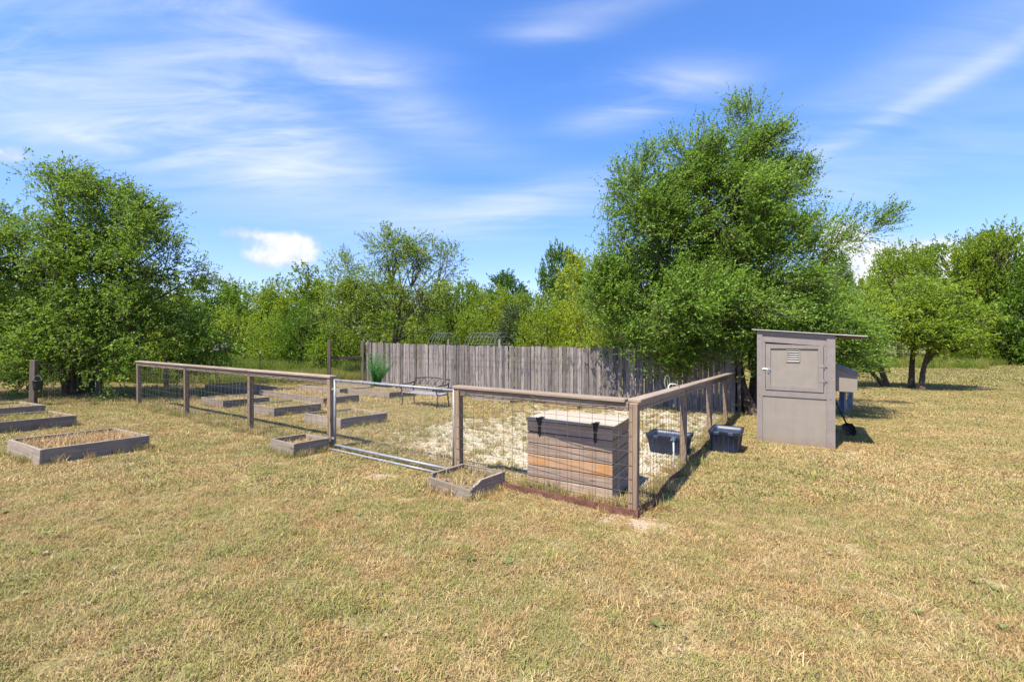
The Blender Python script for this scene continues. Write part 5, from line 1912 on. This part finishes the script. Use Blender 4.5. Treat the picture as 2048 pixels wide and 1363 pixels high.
st = [stones(200 + i, 34, .17) for i in range(4)]
n = 20000
aa, bb = rs.uniform(-6.5, .1, n), rs.uniform(.4, 9.6, n)
x = CORNER.x + aa * E.x + bb * V.x
y = CORNER.y + aa * E.y + bb * V.y
g = gravel_f(x, y)
cl = .5 + .5 * np.sin(x * 1.9 + 1.3 * np.sin(y * 1.1)) * np.sin(y * 1.6 + np.sin(x * 1.5))
keep = outside_boxes(x, y, .02) & (rs.uniform(0, 1, n) < g * (.34 + .28 * cl))
x, y = x[keep], y[keep]
m = len(x)
scatter('gravel', np.stack([x, y, tzv(x, y)], -1), rs.uniform(.8, 1.4, m), rs.uniform(0, 6.28, m), rs.randint(0, 4, m), st)
# tufts among the stones
x, y = CORNER.x + rs.uniform(-6, 0, 1500)[:, None] * np.array([E.x, E.y]) [None, 0:1], None
aa, bb = rs.uniform(-6.0, -.1, 1500), rs.uniform(.5, 9.3, 1500)
x = CORNER.x + aa * E.x + bb * V.x
y = CORNER.y + aa * E.y + bb * V.y
keep = outside_boxes(x, y, .03)
x, y = x[keep], y[keep]
m = len(x)
scatter('grass', np.stack([x, y, tzv(x, y)], -1), rs.uniform(.3, .75, m), rs.uniform(0, 6.28, m), rs.randint(0, 4, m), lt)

# fallen leaves and broad leaved weeds in the lawn
r = np.random.RandomState(55)
lv = []
for k in range(4):
    a = r.uniform(0, 6.28)
    d_ = np.array([math.cos(a), math.sin(a), .25])
    n_ = np.array([-math.sin(a), math.cos(a), r.uniform(-.3, .3)])
    q = np.array([r.uniform(-.1, .1), r.uniform(-.1, .1), .022])
    L_ = r.uniform(.025, .045)
    lv += [q, q + d_ * L_ * .5 + n_ * L_ * .3, q + d_ * L_ * np.array([1, 1, -.3]), q + d_ * L_ * .5 - n_ * L_ * .3]
M['dead_leaf'] = leafy('dead_leaves', (0.16, 0.085, 0.04), (0.27, 0.17, 0.09), (0.42, 0.33, 0.22), 0.15)
leaf_me = quads_mesh('fallen_leaves', np.array(lv), 4, M['dead_leaf'])
wd = []
for k in range(3):
    vv = []
    for i in range(11 + 3 * k):
        a, L_, up_ = r.uniform(0, 6.28), r.uniform(.03, .07), r.uniform(.15, .9)
        d_ = np.array([math.cos(a), math.sin(a), up_])
        n_ = np.array([-math.sin(a), math.cos(a), 0])
        q = np.array([0, 0, .012])
        vv += [q, q + d_ * L_ * .55 + n_ * L_ * .22, q + d_ * L_ * np.array([1, 1, .7]), q + d_ * L_ * .55 - n_ * L_ * .22]
    wd.append(quads_mesh('weed', np.array(vv), 4, M['weed'] if 'weed' in M else M.setdefault('weed', leafy('weed_leaves', (0.12, 0.16, 0.045), (0.19, 0.225, 0.07), (0.27, 0.28, 0.12), 0.3))))
x, y = wedge(rs, 650, 2.6, 11)
cl = np.sin(x * 1.7 + 2 * np.sin(y * 1.1)) * np.sin(y * 1.5 + np.sin(x * 2.1))
keep = outside_boxes(x, y, .05) & (gravel_f(x, y) < .2) & ((cl > .25) | (rs.uniform(0, 1, len(x)) < .12))
x, y = x[keep], y[keep]
m = len(x)
scatter('weeds', np.stack([x, y, tzv(x, y)], -1), rs.uniform(.4, .9, m), rs.uniform(0, 6.28, m), rs.randint(0, 3, m), wd)
x, y = wedge(rs, 500, 1.8, 9)
keep = outside_boxes(x, y, .05)
x, y = x[keep], y[keep]
m = len(x)
scatter('fallen_leaves', np.stack([x, y, tzv(x, y)], -1), rs.uniform(.6, 1.1, m), rs.uniform(0, 6.28, m), np.zeros(m), [leaf_me])
